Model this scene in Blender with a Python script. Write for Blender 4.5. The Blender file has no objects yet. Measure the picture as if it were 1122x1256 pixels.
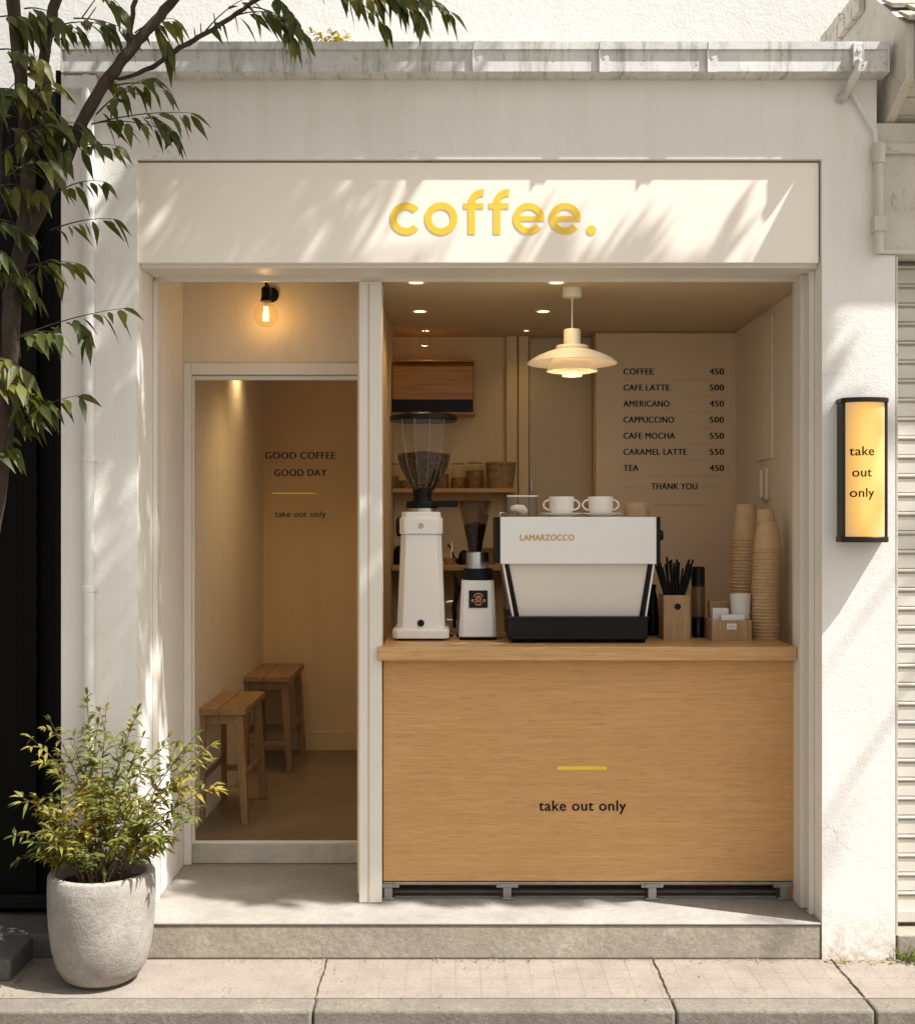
import bpy, bmesh, math, random
from mathutils import Vector, Matrix
random.seed(7)
C = bpy.context.scene.collection
PI = math.pi
CAMZ = 1.793

def X(px, y): return (px - 561) * (5 + y) / 1500
def Z(py, y): return CAMZ + (640 - py) * (5 + y) / 1500
def P(px, py, y): return Vector((X(px, y), y, Z(py, y)))

# ------------------------------------------------------------------ materials
class NT:
    def __init__(s, name):
        s.m = bpy.data.materials.new(name); s.m.use_nodes = True
        s.t = s.m.node_tree; s.b = s.t.nodes['Principled BSDF']; s.out = s.t.nodes['Material Output']
    def n(s, typ, **kw):
        nd = s.t.nodes.new(typ)
        for k, v in kw.items():
            if k in nd.inputs: nd.inputs[k].default_value = v
            else: setattr(nd, k, v)
        return nd
    def l(s, a, b): s.t.links.new(a, b)
    def mix(s, fac, a, b, bt='MIX'):
        m = s.n('ShaderNodeMix', data_type='RGBA', blend_type=bt)
        for sock, v in ((m.inputs[0], fac), (m.inputs[6], a), (m.inputs[7], b)):
            if hasattr(v, 'type') and hasattr(v, 'links'): s.l(v, sock)
            elif isinstance(v, (int, float)): sock.default_value = v
            else: sock.default_value = (*v, 1)
        return m.outputs[2]
    def ramp(s, fac, stops):
        r = s.n('ShaderNodeValToRGB'); e = r.color_ramp.elements
        while len(e) < len(stops): e.new(.5)
        for el, (p, c) in zip(e, stops):
            el.position = p; el.color = (c, c, c, 1) if isinstance(c, (int, float)) else (*c, 1)
        s.l(fac, r.inputs[0]); return r.outputs[0]
    def coord(s, scale=(1, 1, 1), obj=False):
        mp = s.n('ShaderNodeMapping'); mp.inputs['Scale'].default_value = scale
        if obj: s.l(s.n('ShaderNodeTexCoord').outputs['Object'], mp.inputs[0])
        else: s.l(s.n('ShaderNodeNewGeometry').outputs['Position'], mp.inputs[0])
        return mp.outputs[0]
    def noise(s, vec, scale, detail=4, rough=.55, dist=0):
        nd = s.n('ShaderNodeTexNoise', Scale=scale, Detail=detail, Roughness=rough, Distortion=dist)
        s.l(vec, nd.inputs['Vector']); return nd.outputs['Fac']
    def voro(s, vec, scale, feature='F1', out='Distance'):
        nd = s.n('ShaderNodeTexVoronoi', feature=feature, Scale=scale); s.l(vec, nd.inputs['Vector']); return nd.outputs[out]
    def bump(s, h, strength, dist=.01):
        b = s.n('ShaderNodeBump', Strength=strength, Distance=dist); s.l(h, b.inputs['Height']); s.l(b.outputs[0], s.b.inputs['Normal'])
    def math(s, op, a, b=0.0):
        m = s.n('ShaderNodeMath', operation=op)
        for i, v in enumerate((a, b)):
            if isinstance(v, (int, float)): m.inputs[i].default_value = v
            else: s.l(v, m.inputs[i])
        return m.outputs[0]

def mk(name, c, rough=.6, var=.1, vs=6, bump=0, bs=150, metal=0, obj=False, spec=.5, bd=.004, stretch=(1, 1, 1), coat=0):
    t = NT(name); v = t.coord(stretch, obj)
    f = t.ramp(t.noise(v, vs, 6), [(.25, 0.), (.75, 1.)])
    lo = tuple(x * (1 - var) for x in c); hi = tuple(min(1, x * (1 + var * .6)) for x in c)
    t.l(t.mix(f, lo, hi), t.b.inputs['Base Color'])
    t.b.inputs['Roughness'].default_value = rough; t.b.inputs['Metallic'].default_value = metal
    t.b.inputs['Specular IOR Level'].default_value = spec
    t.b.inputs['Coat Weight'].default_value = coat
    if bump: t.bump(t.noise(v, bs, 3), bump, bd)
    return t.m

def plaster(name, c, bump=.5, grain=110, stain=.12, cracks=0.):
    t = NT(name); v = t.coord()
    big = t.ramp(t.noise(v, 1.7, 6, .6), [(.3, 0.), (.72, 1.)])
    streak = t.ramp(t.noise(t.coord((9, 9, .7)), 1.0, 6, .65), [(.48, 0.), (.8, 1.)])
    col = t.mix(t.math('MULTIPLY', big, .55), c, tuple(x * (1 - stain) for x in c))
    col = t.mix(t.math('MULTIPLY', streak, .35), col, (c[0] * .72, c[1] * .68, c[2] * .6))
    specks = t.ramp(t.noise(v, 38, 2), [(.70, 0.), (.78, 1.)])
    col = t.mix(t.math('MULTIPLY', specks, .25), col, (c[0] * .6, c[1] * .55, c[2] * .48))
    ck = t.n('ShaderNodeTexVoronoi', feature='DISTANCE_TO_EDGE', Scale=1.3); wv = t.n('ShaderNodeVectorMath', operation='ADD')
    wn = t.n('ShaderNodeTexNoise', Scale=4.0, Detail=6.0); t.l(v, wn.inputs['Vector']); t.l(v, wv.inputs[0])
    ws_ = t.n('ShaderNodeVectorMath', operation='SCALE'); ws_.inputs['Scale'].default_value = .35; t.l(wn.outputs['Color'], ws_.inputs[0]); t.l(ws_.outputs[0], wv.inputs[1]); t.l(wv.outputs[0], ck.inputs['Vector'])
    crk = t.math('MULTIPLY', t.ramp(ck.outputs['Distance'], [(.0, 1.), (.0035, 0.)]), t.ramp(t.noise(v, 1.1, 3), [(.54, 0.), (.6, 1.)]))
    col = t.mix(t.math('MULTIPLY', crk, cracks), col, (c[0] * .45, c[1] * .42, c[2] * .38))
    # splash dirt on the lowest hand's breadth of the wall
    sx = t.n('ShaderNodeSeparateXYZ'); t.l(v, sx.inputs[0])
    low = t.ramp(t.math('ADD', sx.outputs[2], t.math('MULTIPLY', t.noise(v, 9, 5), .35)), [(.16, 1.), (.40, 0.)])
    dirt = t.math('MULTIPLY', low, t.ramp(t.noise(v, 24, 5, .7), [(.38, 0.), (.6, 1.)]))
    col = t.mix(t.math('MULTIPLY', dirt, .85), col, (c[0] * .55, c[1] * .48, c[2] * .38))
    t.l(col, t.b.inputs['Base Color']); t.b.inputs['Roughness'].default_value = .85
    t.b.inputs['Specular IOR Level'].default_value = .25
    h = t.math('ADD', t.math('MULTIPLY', t.noise(v, grain, 3, .6), 1.), t.math('MULTIPLY', t.noise(v, grain * .28, 3), .8))
    t.bump(h, bump, .006); return t.m

def concrete(name, c, bump=.5, scale=1., dark=.45, spots=.5):
    t = NT(name); v = t.coord((scale,) * 3)
    a = t.ramp(t.noise(v, 3.5, 9, .72), [(.3, 0.), (.7, 1.)])
    col = t.mix(a, tuple(x * .66 for x in c), tuple(x * 1.2 for x in c))
    sc2 = t.ramp(t.noise(v, 14, 8, .75, .8), [(.50, 0.), (.60, 1.)])
    col = t.mix(t.math('MULTIPLY', sc2, .35), col, tuple(x * .6 for x in c))
    b = t.ramp(t.noise(v, 60, 4, .7), [(.35, 0.), (.65, 1.)])
    col = t.mix(t.math('MULTIPLY', b, .45), col, tuple(x * dark for x in c))
    s = t.ramp(t.voro(v, 140), [(.0, 1.), (.16, 0.)])
    col = t.mix(t.math('MULTIPLY', s, spots), col, tuple(x * .35 for x in c))
    st = t.ramp(t.noise(v, .9, 5, .6, 1.), [(.52, 0.), (.7, 1.)])
    col = t.mix(t.math('MULTIPLY', st, .4), col, (c[0] * .6, c[1] * .56, c[2] * .48))
    t.l(col, t.b.inputs['Base Color']); t.b.inputs['Roughness'].default_value = .88
    t.b.inputs['Specular IOR Level'].default_value = .25
    h = t.math('ADD', t.math('MULTIPLY', t.noise(v, 210, 4, .75), .5), t.math('MULTIPLY', t.noise(v, 22, 8, .75), 1.6))
    t.bump(h, bump, .007); return t.m

def paving(name, c):
    t = NT(name); v = t.coord()
    br = t.n('ShaderNodeTexBrick', offset=.0, Scale=1.0)
    br.inputs['Color1'].default_value = (.92, .92, .92, 1); br.inputs['Color2'].default_value = (1.06, 1.03, 1.0, 1)
    br.inputs['Mortar'].default_value = (.60, .56, .50, 1); br.inputs['Mortar Size'].default_value = .0022
    br.inputs['Brick Width'].default_value = .098; br.inputs['Row Height'].default_value = .098; br.inputs['Mortar Smooth'].default_value = .4
    w = t.n('ShaderNodeVectorMath', operation='ADD'); wn = t.n('ShaderNodeTexNoise', Scale=3.0)
    t.l(v, wn.inputs['Vector'])
    wv = t.n('ShaderNodeVectorMath', operation='SCALE'); t.l(wn.outputs['Color'], wv.inputs[0]); wv.inputs['Scale'].default_value = .014
    t.l(v, w.inputs[0]); t.l(wv.outputs[0], w.inputs[1]); t.l(w.outputs[0], br.inputs['Vector'])
    a = t.ramp(t.noise(v, 4, 8, .65), [(.3, 0.), (.7, 1.)])
    col = t.mix(a, tuple(x * .8 for x in c), tuple(x * 1.1 for x in c))
    # the small setts are worn smooth on the left slab, crisp right of it
    sx = t.n('ShaderNodeSeparateXYZ'); t.l(v, sx.inputs[0])
    worn = t.math('MULTIPLY', t.math('GREATER_THAN', sx.outputs[0], -.52), t.ramp(t.noise(v, 2.5, 4), [(.35, .1), (.65, .6)]))
    col = t.mix(worn, col, t.mix(1., col, br.outputs['Color'], 'MULTIPLY'))
    b = t.ramp(t.noise(v, 70, 4, .75), [(.4, 0.), (.68, 1.)])
    col = t.mix(t.math('MULTIPLY', b, .4), col, tuple(x * .5 for x in c))
    st = t.ramp(t.noise(v, 7, 5, .7, 1.), [(.56, 0.), (.72, 1.)])
    col = t.mix(t.math('MULTIPLY', st, .35), col, (c[0] * .55, c[1] * .5, c[2] * .4))
    t.l(col, t.b.inputs['Base Color']); t.b.inputs['Roughness'].default_value = .9; t.b.inputs['Specular IOR Level'].default_value = .2
    t.bump(t.math('ADD', t.noise(v, 170, 4, .7), t.math('MULTIPLY', br.outputs['Fac'], -.5)), .5, .004); return t.m

def wood(name, c, axis='x', scale=1., rough=.5, contrast=.3, obj=False, knots=False):
    t = NT(name)
    k = {'x': (1.1, 9, 26), 'y': (26, 1.1, 26), 'z': (26, 26, 1.1)}[axis]
    v = t.coord(tuple(q * scale for q in k), obj)
    g = t.noise(v, 1.6, 6, .6, .9)
    v2 = t.coord(tuple(q * scale * 3 for q in (k[0] * .35, k[1], k[2])) if axis == 'x' else tuple(q * scale * 3 for q in k), obj)
    f = t.noise(v2, 2.2, 4, .7)
    lo = tuple(x * (1 - contrast) for x in c); hi = tuple(min(1, x * (1 + contrast * .45)) for x in c)
    col = t.mix(t.ramp(g, [(.3, 0.), (.68, 1.)]), lo, hi)
    col = t.mix(t.math('MULTIPLY', t.ramp(f, [(.5, 0.), (.72, 1.)]), .36), col, tuple(x * .55 for x in c))
    pores = t.noise(t.coord(tuple(q * scale for q in {'x': (7, 60, 150), 'y': (150, 7, 150), 'z': (150, 150, 7)}[axis]), obj), 1.0, 3, .6, .3)
    col = t.mix(t.math('MULTIPLY', t.ramp(pores, [(.52, 0.), (.64, 1.)]), .38), col, tuple(x * .42 for x in c))
    bigv = t.coord((.8, .8, 2.2), obj)
    col = t.mix(t.math('MULTIPLY', t.ramp(t.noise(bigv, 1.5, 3), [(.35, 0.), (.7, 1.)]), .25), col, (c[0] * .8, c[1] * .72, c[2] * .62))
    t.l(col, t.b.inputs['Base Color']); t.b.inputs['Roughness'].default_value = rough
    t.b.inputs['Specular IOR Level'].default_value = .3
    t.bump(f, .12, .002); return t.m

def glass(name, tint=(1, 1, 1), ior=1.45, rough=.02, extra=0.):
    t = NT(name); t.t.nodes.remove(t.b)
    tr = t.n('ShaderNodeBsdfTransparent'); tr.inputs[0].default_value = (*tint, 1)
    gl = t.n('ShaderNodeBsdfGlossy', Roughness=rough); fr = t.n('ShaderNodeLayerWeight', Blend=.5)
    fac = t.math('ADD', t.math('MULTIPLY', t.math('POWER', fr.outputs['Facing'], 3.5), ior), extra)
    mx = t.n('ShaderNodeMixShader'); t.l(fac, mx.inputs[0]); t.l(tr.outputs[0], mx.inputs[1]); t.l(gl.outputs[0], mx.inputs[2])
    t.l(mx.outputs[0], t.out.inputs[0]); return t.m

def emit(name, c, s):
    t = NT(name); t.b.inputs['Base Color'].default_value = (*c, 1)
    t.b.inputs['Emission Color'].default_value = (*c, 1); t.b.inputs['Emission Strength'].default_value = s; return t.m

def leafmat(name, c1, c2, c3, trans=.3, rough=.35):
    t = NT(name)
    g = t.n('ShaderNodeNewGeometry')
    col = t.mix(t.ramp(g.outputs['Random Per Island'], [(0, 0.), (1, 1.)]), c1, c2)
    col = t.mix(t.ramp(t.noise(t.coord(), 5, 3), [(.52, 0.), (.72, 1.)]), col, c3)
    t.l(col, t.b.inputs['Base Color']); t.b.inputs['Roughness'].default_value = rough; t.b.inputs['Specular IOR Level'].default_value = .35
    tl = t.n('ShaderNodeBsdfTranslucent'); t.l(t.mix(1., col, (1.7, 1.5, .5), 'MULTIPLY'), tl.inputs[0])
    mx = t.n('ShaderNodeMixShader'); mx.inputs[0].default_value = trans
    t.l(t.b.outputs[0], mx.inputs[1]); t.l(tl.outputs[0], mx.inputs[2]); t.l(mx.outputs[0], t.out.inputs[0]); return t.m

WARM = (.80, .765, .70)
M = {}
M['plaster'] = plaster('plaster', (.82, .79, .745), .27, cracks=.45)
M['porch'] = plaster('porch_plaster', (.72, .635, .51), .15, 60, .05)
M['upper'] = plaster('upper_plaster', (.64, .63, .61), .4, 60, .06)
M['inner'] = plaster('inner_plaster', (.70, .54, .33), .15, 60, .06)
M['frame'] = mk('painted_frame', (.74, .70, .63), .45, .05, 5, .05, 60)
M['fascia'] = mk('fascia_panel', (.90, .82, .72), .5, .03, 2, .04, 40)
M['metalwhite'] = mk('pipe_paint', (.74, .73, .70), .5, .14, 9, .1, 70)
M['concrete'] = concrete('step_concrete', (.42, .37, .30), .6)
M['steptop'] = concrete('step_top', (.34, .315, .28), .35, .9, .7, .2)
M['kerb'] = concrete('kerb_concrete', (.27, .235, .195), 1.)
M['paving'] = paving('pavement_setts', (.285, .245, .205))
M['road'] = concrete('road', (.20, .18, .15), .5)
M['darkstone'] = concrete('dark_stone', (.15, .145, .13), .7)
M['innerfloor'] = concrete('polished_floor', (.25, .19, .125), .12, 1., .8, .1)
M['innerfloor'].node_tree.nodes['Principled BSDF'].inputs['Roughness'].default_value = .38
M['oak'] = wood('oak_front', (.60, .335, .135), 'x', 1.5, .5, .13)
M['oaktop'] = wood('oak_top', (.62, .37, .16), 'x', 1.2, .38, .26)
M['stool'] = wood('stool_wood', (.34, .205, .095), 'y', .9, .45, .35, True)
M['boxwood'] = wood('box_wood', (.46, .29, .15), 'z', 1.5, .55, .25, True)
M['acwood'] = wood('ac_wood', (.50, .24, .075), 'x', 1., .3, .35)
M['black'] = mk('black_paint', (.005, .005, .005), .5, .3, 8, .05, spec=.2)
M['clad'] = mk('black_cladding', (.0035, .0038, .0035), .7, .4, 5, .1, 30, stretch=(1, 1, .1), spec=.12)
M['blackplastic'] = mk('black_plastic', (.005, .005, .005), .38, .1, 8, spec=.22)
M['bronze'] = mk('lantern_metal', (.035, .028, .022), .42, .3, 12, .06, 90, .6)
M['whitemetal'] = mk('white_enamel', (.78, .765, .74), .28, .03, 4, coat=.3)
M['machine'] = mk('machine_white', (.80, .78, .75), .35, .03, 3)
M['backsplash'] = mk('machine_back', (.72, .65, .57), .4, .03, 3)
M['steel'] = mk('steel', (.55, .54, .52), .28, .12, 9, metal=1)
M['rail'] = mk('rail_steel', (.33, .33, .31), .45, .3, 20, .1, 60, .8)
M['ceramic'] = mk('ceramic', (.82, .80, .76), .25, .03, 9, obj=True)
M['kraft'] = mk('kraft_paper', (.56, .375, .20), .75, .12, 30, .08, 120)
M['tan'] = mk('tan_pottery', (.42, .28, .15), .6, .2, 40)
M['paper'] = mk('white_paper', (.80, .78, .74), .8, .03)
M['yellow'] = mk('yellow_letter', (.84, .55, .05), .45, .05, 20)
M['gold'] = mk('gold_letter', (.55, .31, .05), .4, .05, 20)
M['ink'] = mk('dark_ink', (.010, .008, .014), .7, .1, spec=.08)
M['inkblue'] = mk('navy_ink', (.009, .007, .012), .7, .1, spec=.06)
M['faint'] = mk('faint_rule', (.56, .45, .32), .7, .1)
M['yellowrule'] = mk('yellow_rule', (.72, .45, .08), .6, .08)
M['soil'] = mk('soil', (.035, .024, .016), .95, .5, 60, 1., 60, bd=.02)
M['bark'] = mk('bark', (.045, .029, .018), .9, .55, 30, .9, 70, bd=.01, stretch=(1, 1, .35))
M['stem'] = mk('shrub_stem', (.13, .09, .045), .8, .3, 60)
M['leaf'] = leafmat('tree_leaf', (.032, .046, .008), (.085, .098, .016), (.18, .155, .025), .34, .5)
M['shrubleaf'] = leafmat('shrub_leaf', (.085, .12, .03), (.22, .225, .05), (.50, .37, .075), .42, .5)
M['deadleaf'] = leafmat('dead_leaf', (.20, .12, .03), (.30, .20, .05), (.12, .07, .02), .2, .6)
M['grass'] = leafmat('grass_leaf', (.06, .10, .02), (.13, .16, .03), (.2, .2, .05), .3, .5)
M['glass'] = glass('clear_glass', (.95, .945, .93), .75, .05, .05)
M['highlightglass'] = glass('highlight_glass', (.9, .88, .84), .6, .12, .16)
M['pane'] = glass('door_glass', (.98, .975, .96), .2, .01, .004)
M['amberglass'] = glass('amber_glass', (.985, .95, .84), .5, .03, .03)
M['smoke'] = glass('smoked_glass', (.60, .54, .45), .5, .03, .03)
M['shutter'] = mk('shutter_paint', (.60, .565, .50), .5, .12, 5, .08, 50, stretch=(1, 1, 3))
M['jarfill'] = mk('jar_contents', (.22, .13, .05), .8, .5, 60)
M['wicker'] = mk('wicker', (.30, .18, .075), .8, .4, 60, .8, 90)
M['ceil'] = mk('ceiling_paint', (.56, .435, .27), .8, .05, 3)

def beanmat():
    t = NT('coffee_beans'); v = t.coord((1, 1, .7))
    d = t.voro(v, 95); cc = t.voro(v, 95, out='Color')
    col = t.mix(t.ramp(d, [(.2, 0.), (.75, 1.)]), (.075, .038, .018), (.008, .005, .003))
    col = t.mix(.35, col, t.mix(1., cc, (.10, .05, .025), 'MULTIPLY'))
    t.l(col, t.b.inputs['Base Color']); t.b.inputs['Roughness'].default_value = .45; t.b.inputs['Specular IOR Level'].default_value = .2; t.bump(t.math('MULTIPLY', d, -1.), .7, .01); return t.m
M['beans'] = beanmat()

def galv():
    t = NT('galvanised_gutter'); v = t.coord()
    a = t.ramp(t.noise(v, 5, 7, .7), [(.3, 0.), (.7, 1.)])
    col = t.mix(a, (.50, .495, .475), (.74, .73, .70))
    vs = t.ramp(t.noise(t.coord((14, 3, 1.4)), 1.6, 6, .75), [(.52, 0.), (.66, 1.)])
    col = t.mix(t.math('MULTIPLY', vs, .6), col, (.20, .16, .11))
    sp = t.ramp(t.noise(v, 34, 5, .8), [(.60, 0.), (.68, 1.)])
    col = t.mix(t.math('MULTIPLY', sp, .7), col, (.10, .085, .06))
    t.l(col, t.b.inputs['Base Color']); t.b.inputs['Roughness'].default_value = .55; t.b.inputs['Metallic'].default_value = .25
    t.bump(t.noise(v, 60, 4), .15, .004); return t.m
M['galv'] = galv()

def oldpaint():
    t = NT('weathered_paint'); v = t.coord()
    col = t.mix(t.ramp(t.noise(v, 3, 6, .65), [(.3, 0.), (.7, 1.)]), (.50, .46, .39), (.66, .62, .55))
    cr = t.ramp(t.voro(v, 7, 'DISTANCE_TO_EDGE'), [(.0, 1.), (.018, 0.)])
    br = t.ramp(t.noise(v, 4, 4), [(.5, 0.), (.6, 1.)])
    col = t.mix(t.math('MULTIPLY', t.math('MULTIPLY', cr, br), .75), col, (.12, .095, .07))
    sp = t.ramp(t.noise(t.coord((1, 1, .5)), 22, 6, .8), [(.58, 0.), (.68, 1.)])
    col = t.mix(t.math('MULTIPLY', sp, .55), col, (.2, .165, .12))
    t.l(col, t.b.inputs['Base Color']); t.b.inputs['Roughness'].default_value = .8
    t.bump(t.noise(v, 90, 4), .3, .005); return t.m
M['oldpaint'] = oldpaint()

def shingle():
    t = NT('roof_shingle'); v = t.coord()
    col = t.mix(t.noise(v, 40, 5, .7), (.18, .155, .125), (.46, .41, .34))
    t.l(col, t.b.inputs['Base Color']); t.b.inputs['Roughness'].default_value = .9; t.bump(t.noise(v, 90, 4), .6, .006); return t.m
M['shingle'] = shingle()

# pot: grey cast stone, coarse chiselled skin
def potmat():
    t = NT('cast_stone_pot'); v = t.coord()
    a = t.ramp(t.noise(v, 7, 7, .65), [(.3, 0.), (.7, 1.)])
    col = t.mix(a, (.25, .225, .195), (.40, .37, .33))
    b = t.ramp(t.noise(v, 55, 5, .75), [(.45, 0.), (.62, 1.)])
    col = t.mix(t.math('MULTIPLY', b, .4), col, (.20, .18, .155))
    t.l(col, t.b.inputs['Base Color']); t.b.inputs['Roughness'].default_value = .85; t.b.inputs['Specular IOR Level'].default_value = .3
    t.bump(t.math('ADD', t.noise(v, 60, 3, .6, .8), t.math('MULTIPLY', t.noise(v, 200, 3), .5)), .38, .008); return t.m
M['pot'] = potmat()

# ------------------------------------------------------------------ mesh builder
class MB:
    def __init__(s): s.v = []; s.f = []
    def add(s, vs, fs):
        o = len(s.v); s.v += [Vector(q) for q in vs]; s.f += [tuple(i + o for i in f) for f in fs]; return s
    def box(s, x0, x1, y0, y1, z0, z1):
        return s.add([(x0, y0, z0), (x1, y0, z0), (x1, y1, z0), (x0, y1, z0), (x0, y0, z1), (x1, y0, z1), (x1, y1, z1), (x0, y1, z1)],
                     [(0, 3, 2, 1), (4, 5, 6, 7), (0, 1, 5, 4), (1, 2, 6, 5), (2, 3, 7, 6), (3, 0, 4, 7)])
    def hexa(s, lo, hi):          # two quads (4 corners each), lower and upper
        return s.add(list(lo) + list(hi), [(0, 3, 2, 1), (4, 5, 6, 7), (0, 1, 5, 4), (1, 2, 6, 5), (2, 3, 7, 6), (3, 0, 4, 7)])
    def prism(s, poly, axis, a0, a1):
        n = len(poly)
        def pt(p, a): return {'x': (a, p[0], p[1]), 'y': (p[0], a, p[1]), 'z': (p[0], p[1], a)}[axis]
        return s.add([pt(p, a0) for p in poly] + [pt(p, a1) for p in poly],
                     [tuple(range(n)), tuple(range(2 * n - 1, n - 1, -1))] + [(i, (i + 1) % n, n + (i + 1) % n, n + i) for i in range(n)])
    def lathe(s, prof, c=(0, 0, 0), n=32, axis='z', cap=True, sy=1.):
        vs = []; fs = []
        for r, h in prof:
            for i in range(n):
                a = 2 * PI * i / n; p = (r * math.cos(a), r * math.sin(a) * sy, h)
                if axis == 'y': p = (p[0], p[2], p[1])
                if axis == 'x': p = (p[2], p[0], p[1])
                vs.append((c[0] + p[0], c[1] + p[1], c[2] + p[2]))
        for k in range(len(prof) - 1):
            for i in range(n):
                j = (i + 1) % n; fs.append((k * n + i, k * n + j, (k + 1) * n + j, (k + 1) * n + i))
        if cap:
            if prof[0][0] > 1e-6: fs.append(tuple(range(n - 1, -1, -1)))
            if prof[-1][0] > 1e-6: fs.append(tuple(range((len(prof) - 1) * n, len(prof) * n)))
        return s.add(vs, fs)
    def tube(s, pts, r, n=8, cap=True):
        pts = [Vector(p) for p in pts]; rs = r if isinstance(r, (list, tuple)) else [r] * len(pts)
        vs = []; fs = []; ref = Vector((0.13, .97, .21))
        for i, p in enumerate(pts):
            d = (pts[min(i + 1, len(pts) - 1)] - pts[max(i - 1, 0)]).normalized()
            u = d.cross(ref)
            if u.length < .05: u = d.cross(Vector((1, 0, 0)))
            u.normalize(); w = d.cross(u)
            for k in range(n):
                a = 2 * PI * k / n; vs.append(p + (u * math.cos(a) + w * math.sin(a)) * rs[i])
        for i in range(len(pts) - 1):
            for k in range(n):
                j = (k + 1) % n; fs.append((i * n + k, i * n + j, (i + 1) * n + j, (i + 1) * n + k))
        if cap: fs += [tuple(range(n - 1, -1, -1)), tuple(range((len(pts) - 1) * n, len(pts) * n))]
        return s.add(vs, fs)
    def ellip(s, c, rx, ry, rz, n=14, m=8):
        prof = [(math.sin(PI * k / m), -math.cos(PI * k / m)) for k in range(m + 1)]
        o = len(s.v); s.lathe([(max(r, 1e-4), h) for r, h in prof], (0, 0, 0), n)
        for i in range(o, len(s.v)):
            q = s.v[i]; s.v[i] = Vector((c[0] + q.x * rx, c[1] + q.y * ry, c[2] + q.z * rz))
        return s
    def leaf(s, base, d, up, L, W, droop=.3, fold=.25):
        d = d.normalized(); side = d.cross(up)
        if side.length < .05: side = d.cross(Vector((1, .3, 0)))
        side.normalize(); nrm = side.cross(d).normalized()
        st = [(0, .04), (.16, .62), (.38, 1.), (.62, .72), (.82, .30), (1, .0)]; bend = side * random.uniform(-.16, .16) * L
        vs = []; fs = []
        for k, (t, w) in enumerate(st):
            c = base + d * (L * t) + Vector((0, 0, -1)) * (droop * L * t * t) + bend * t * t
            h = w * W * .5
            vs += [c + side * h + nrm * (fold * h), c, c - side * h + nrm * (fold * h)]
        for k in range(len(st) - 1):
            a = k * 3; fs += [(a, a + 1, a + 4, a + 3), (a + 1, a + 2, a + 5, a + 4)]
        return s.add(vs, fs)
    def build(s, name, mat, parent=None, bevel=0, smooth=35, recalc=True, seg=2):
        me = bpy.data.meshes.new(name)
        off = parent.matrix_off if False else ORG.get(parent.name, Vector((0, 0, 0))) if parent else Vector((0, 0, 0))
        me.from_pydata([tuple(q - off) for q in s.v], [], s.f)
        if recalc:
            b = bmesh.new(); b.from_mesh(me); bmesh.ops.recalc_face_normals(b, faces=b.faces); b.to_mesh(me); b.free()
        me.materials.append(M[mat] if isinstance(mat, str) else mat)
        if smooth:
            me.shade_smooth(); me.set_sharp_from_angle(angle=math.radians(smooth))
        o = bpy.data.objects.new(name, me); C.objects.link(o)
        if parent: o.parent = parent; ORG[o.name] = off
        if bevel:
            md = o.modifiers.new('bevel', 'BEVEL'); md.width = bevel; md.segments = seg; md.limit_method = 'ANGLE'
        return o

ORG = {}
def tag(o, label=None, cat=None, group=None, kind=None):
    if label: o['label'] = label
    if cat: o['category'] = cat
    if group: o['group'] = group
    if kind: o['kind'] = kind
    return o
def thing(name, label, cat, loc, group=None):
    o = bpy.data.objects.new(name, None); C.objects.link(o); o.location = loc; o.empty_display_size = .1
    ORG[o.name] = Vector(loc); return tag(o, label, cat, group)
def copy_tree(o, loc=None, parent=None, label=None):
    c = o.copy(); C.objects.link(c)
    if parent: c.parent = parent
    for ch in list(o.children): copy_tree(ch, None, c)
    if loc is not None: c.location = loc; ORG[c.name] = Vector(loc)
    if label: c['label'] = label
    return c

def text(s, mat, parent, x0, x1, zb, y, name='lettering', extr=.0006, h=None, bold=0, curve=None, spacing=1.08, wt=.016):
    """flat lettering facing the street: baseline zb, from x0 to x1"""
    cu = bpy.data.curves.new('t', 'FONT'); cu.body = s; cu.size = 1; cu.offset = bold; cu.space_character = spacing; cu.resolution_u = 6
    to = bpy.data.objects.new('t', cu); C.objects.link(to)
    bpy.context.view_layer.update()
    me = bpy.data.meshes.new_from_object(to.evaluated_get(bpy.context.evaluated_depsgraph_get()))
    bpy.data.objects.remove(to); bpy.data.curves.remove(cu)
    b = bmesh.new(); b.from_mesh(me); bpy.data.meshes.remove(me)
    bmesh.ops.remove_doubles(b, verts=b.verts, dist=1e-4)
    xs = [q.co.x for q in b.verts]; zs = [q.co.y for q in b.verts]
    k = (x1 - x0) / (max(xs) - min(xs)); kz = k if h is None else h / max(zs)
    mb = MB(); off = min(xs)
    b.verts.index_update()
    fr = []
    for q in b.verts:
        x = x0 + (q.co.x - off) * k; yy = y if curve is None else curve(x)
        fr.append((x, yy, zb + q.co.y * kz))
    n = len(fr)
    fs = [tuple(q.index for q in f.verts) for f in b.faces]
    side = []
    for e in b.edges:
        if len(e.link_faces) == 1:
            side.append((e.verts[0].index, e.verts[1].index, e.verts[1].index + n, e.verts[0].index + n))
    b.free()
    bw = wt * (x1 - x0) / (max(xs) - min(xs))
    for j, dx in enumerate((-bw, 0, bw) if wt else (0,)):      # heavier weight: the outline set three times, a hair apart
        e = extr + j * .00025
        mb.add([(x + dx, yy - e, z) for x, yy, z in fr] + [(x + dx, yy, z) for x, yy, z in fr], fs + side)
    return mb.build(name, mat, parent, smooth=0)

# ------------------------------------------------------------------ ground
MB().box(-30, 30, -.40, 6, -.5, 0).build('pavement', 'paving', smooth=0)['kind'] = 'structure'
kb = MB()
xs = [-30, -.531, .80, 1.53, 30]
for a, b in zip(xs, xs[1:]): kb.box(a + .0025, b - .0025, -.525, -.404, -.5, .003)
tag(kb.build('kerb', 'kerb', bevel=.012, seg=3), kind='structure')
tag(MB().box(-300, 300, -300, -.53, -.6, -.14).build('road', 'road', smooth=0), kind='structure')
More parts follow.
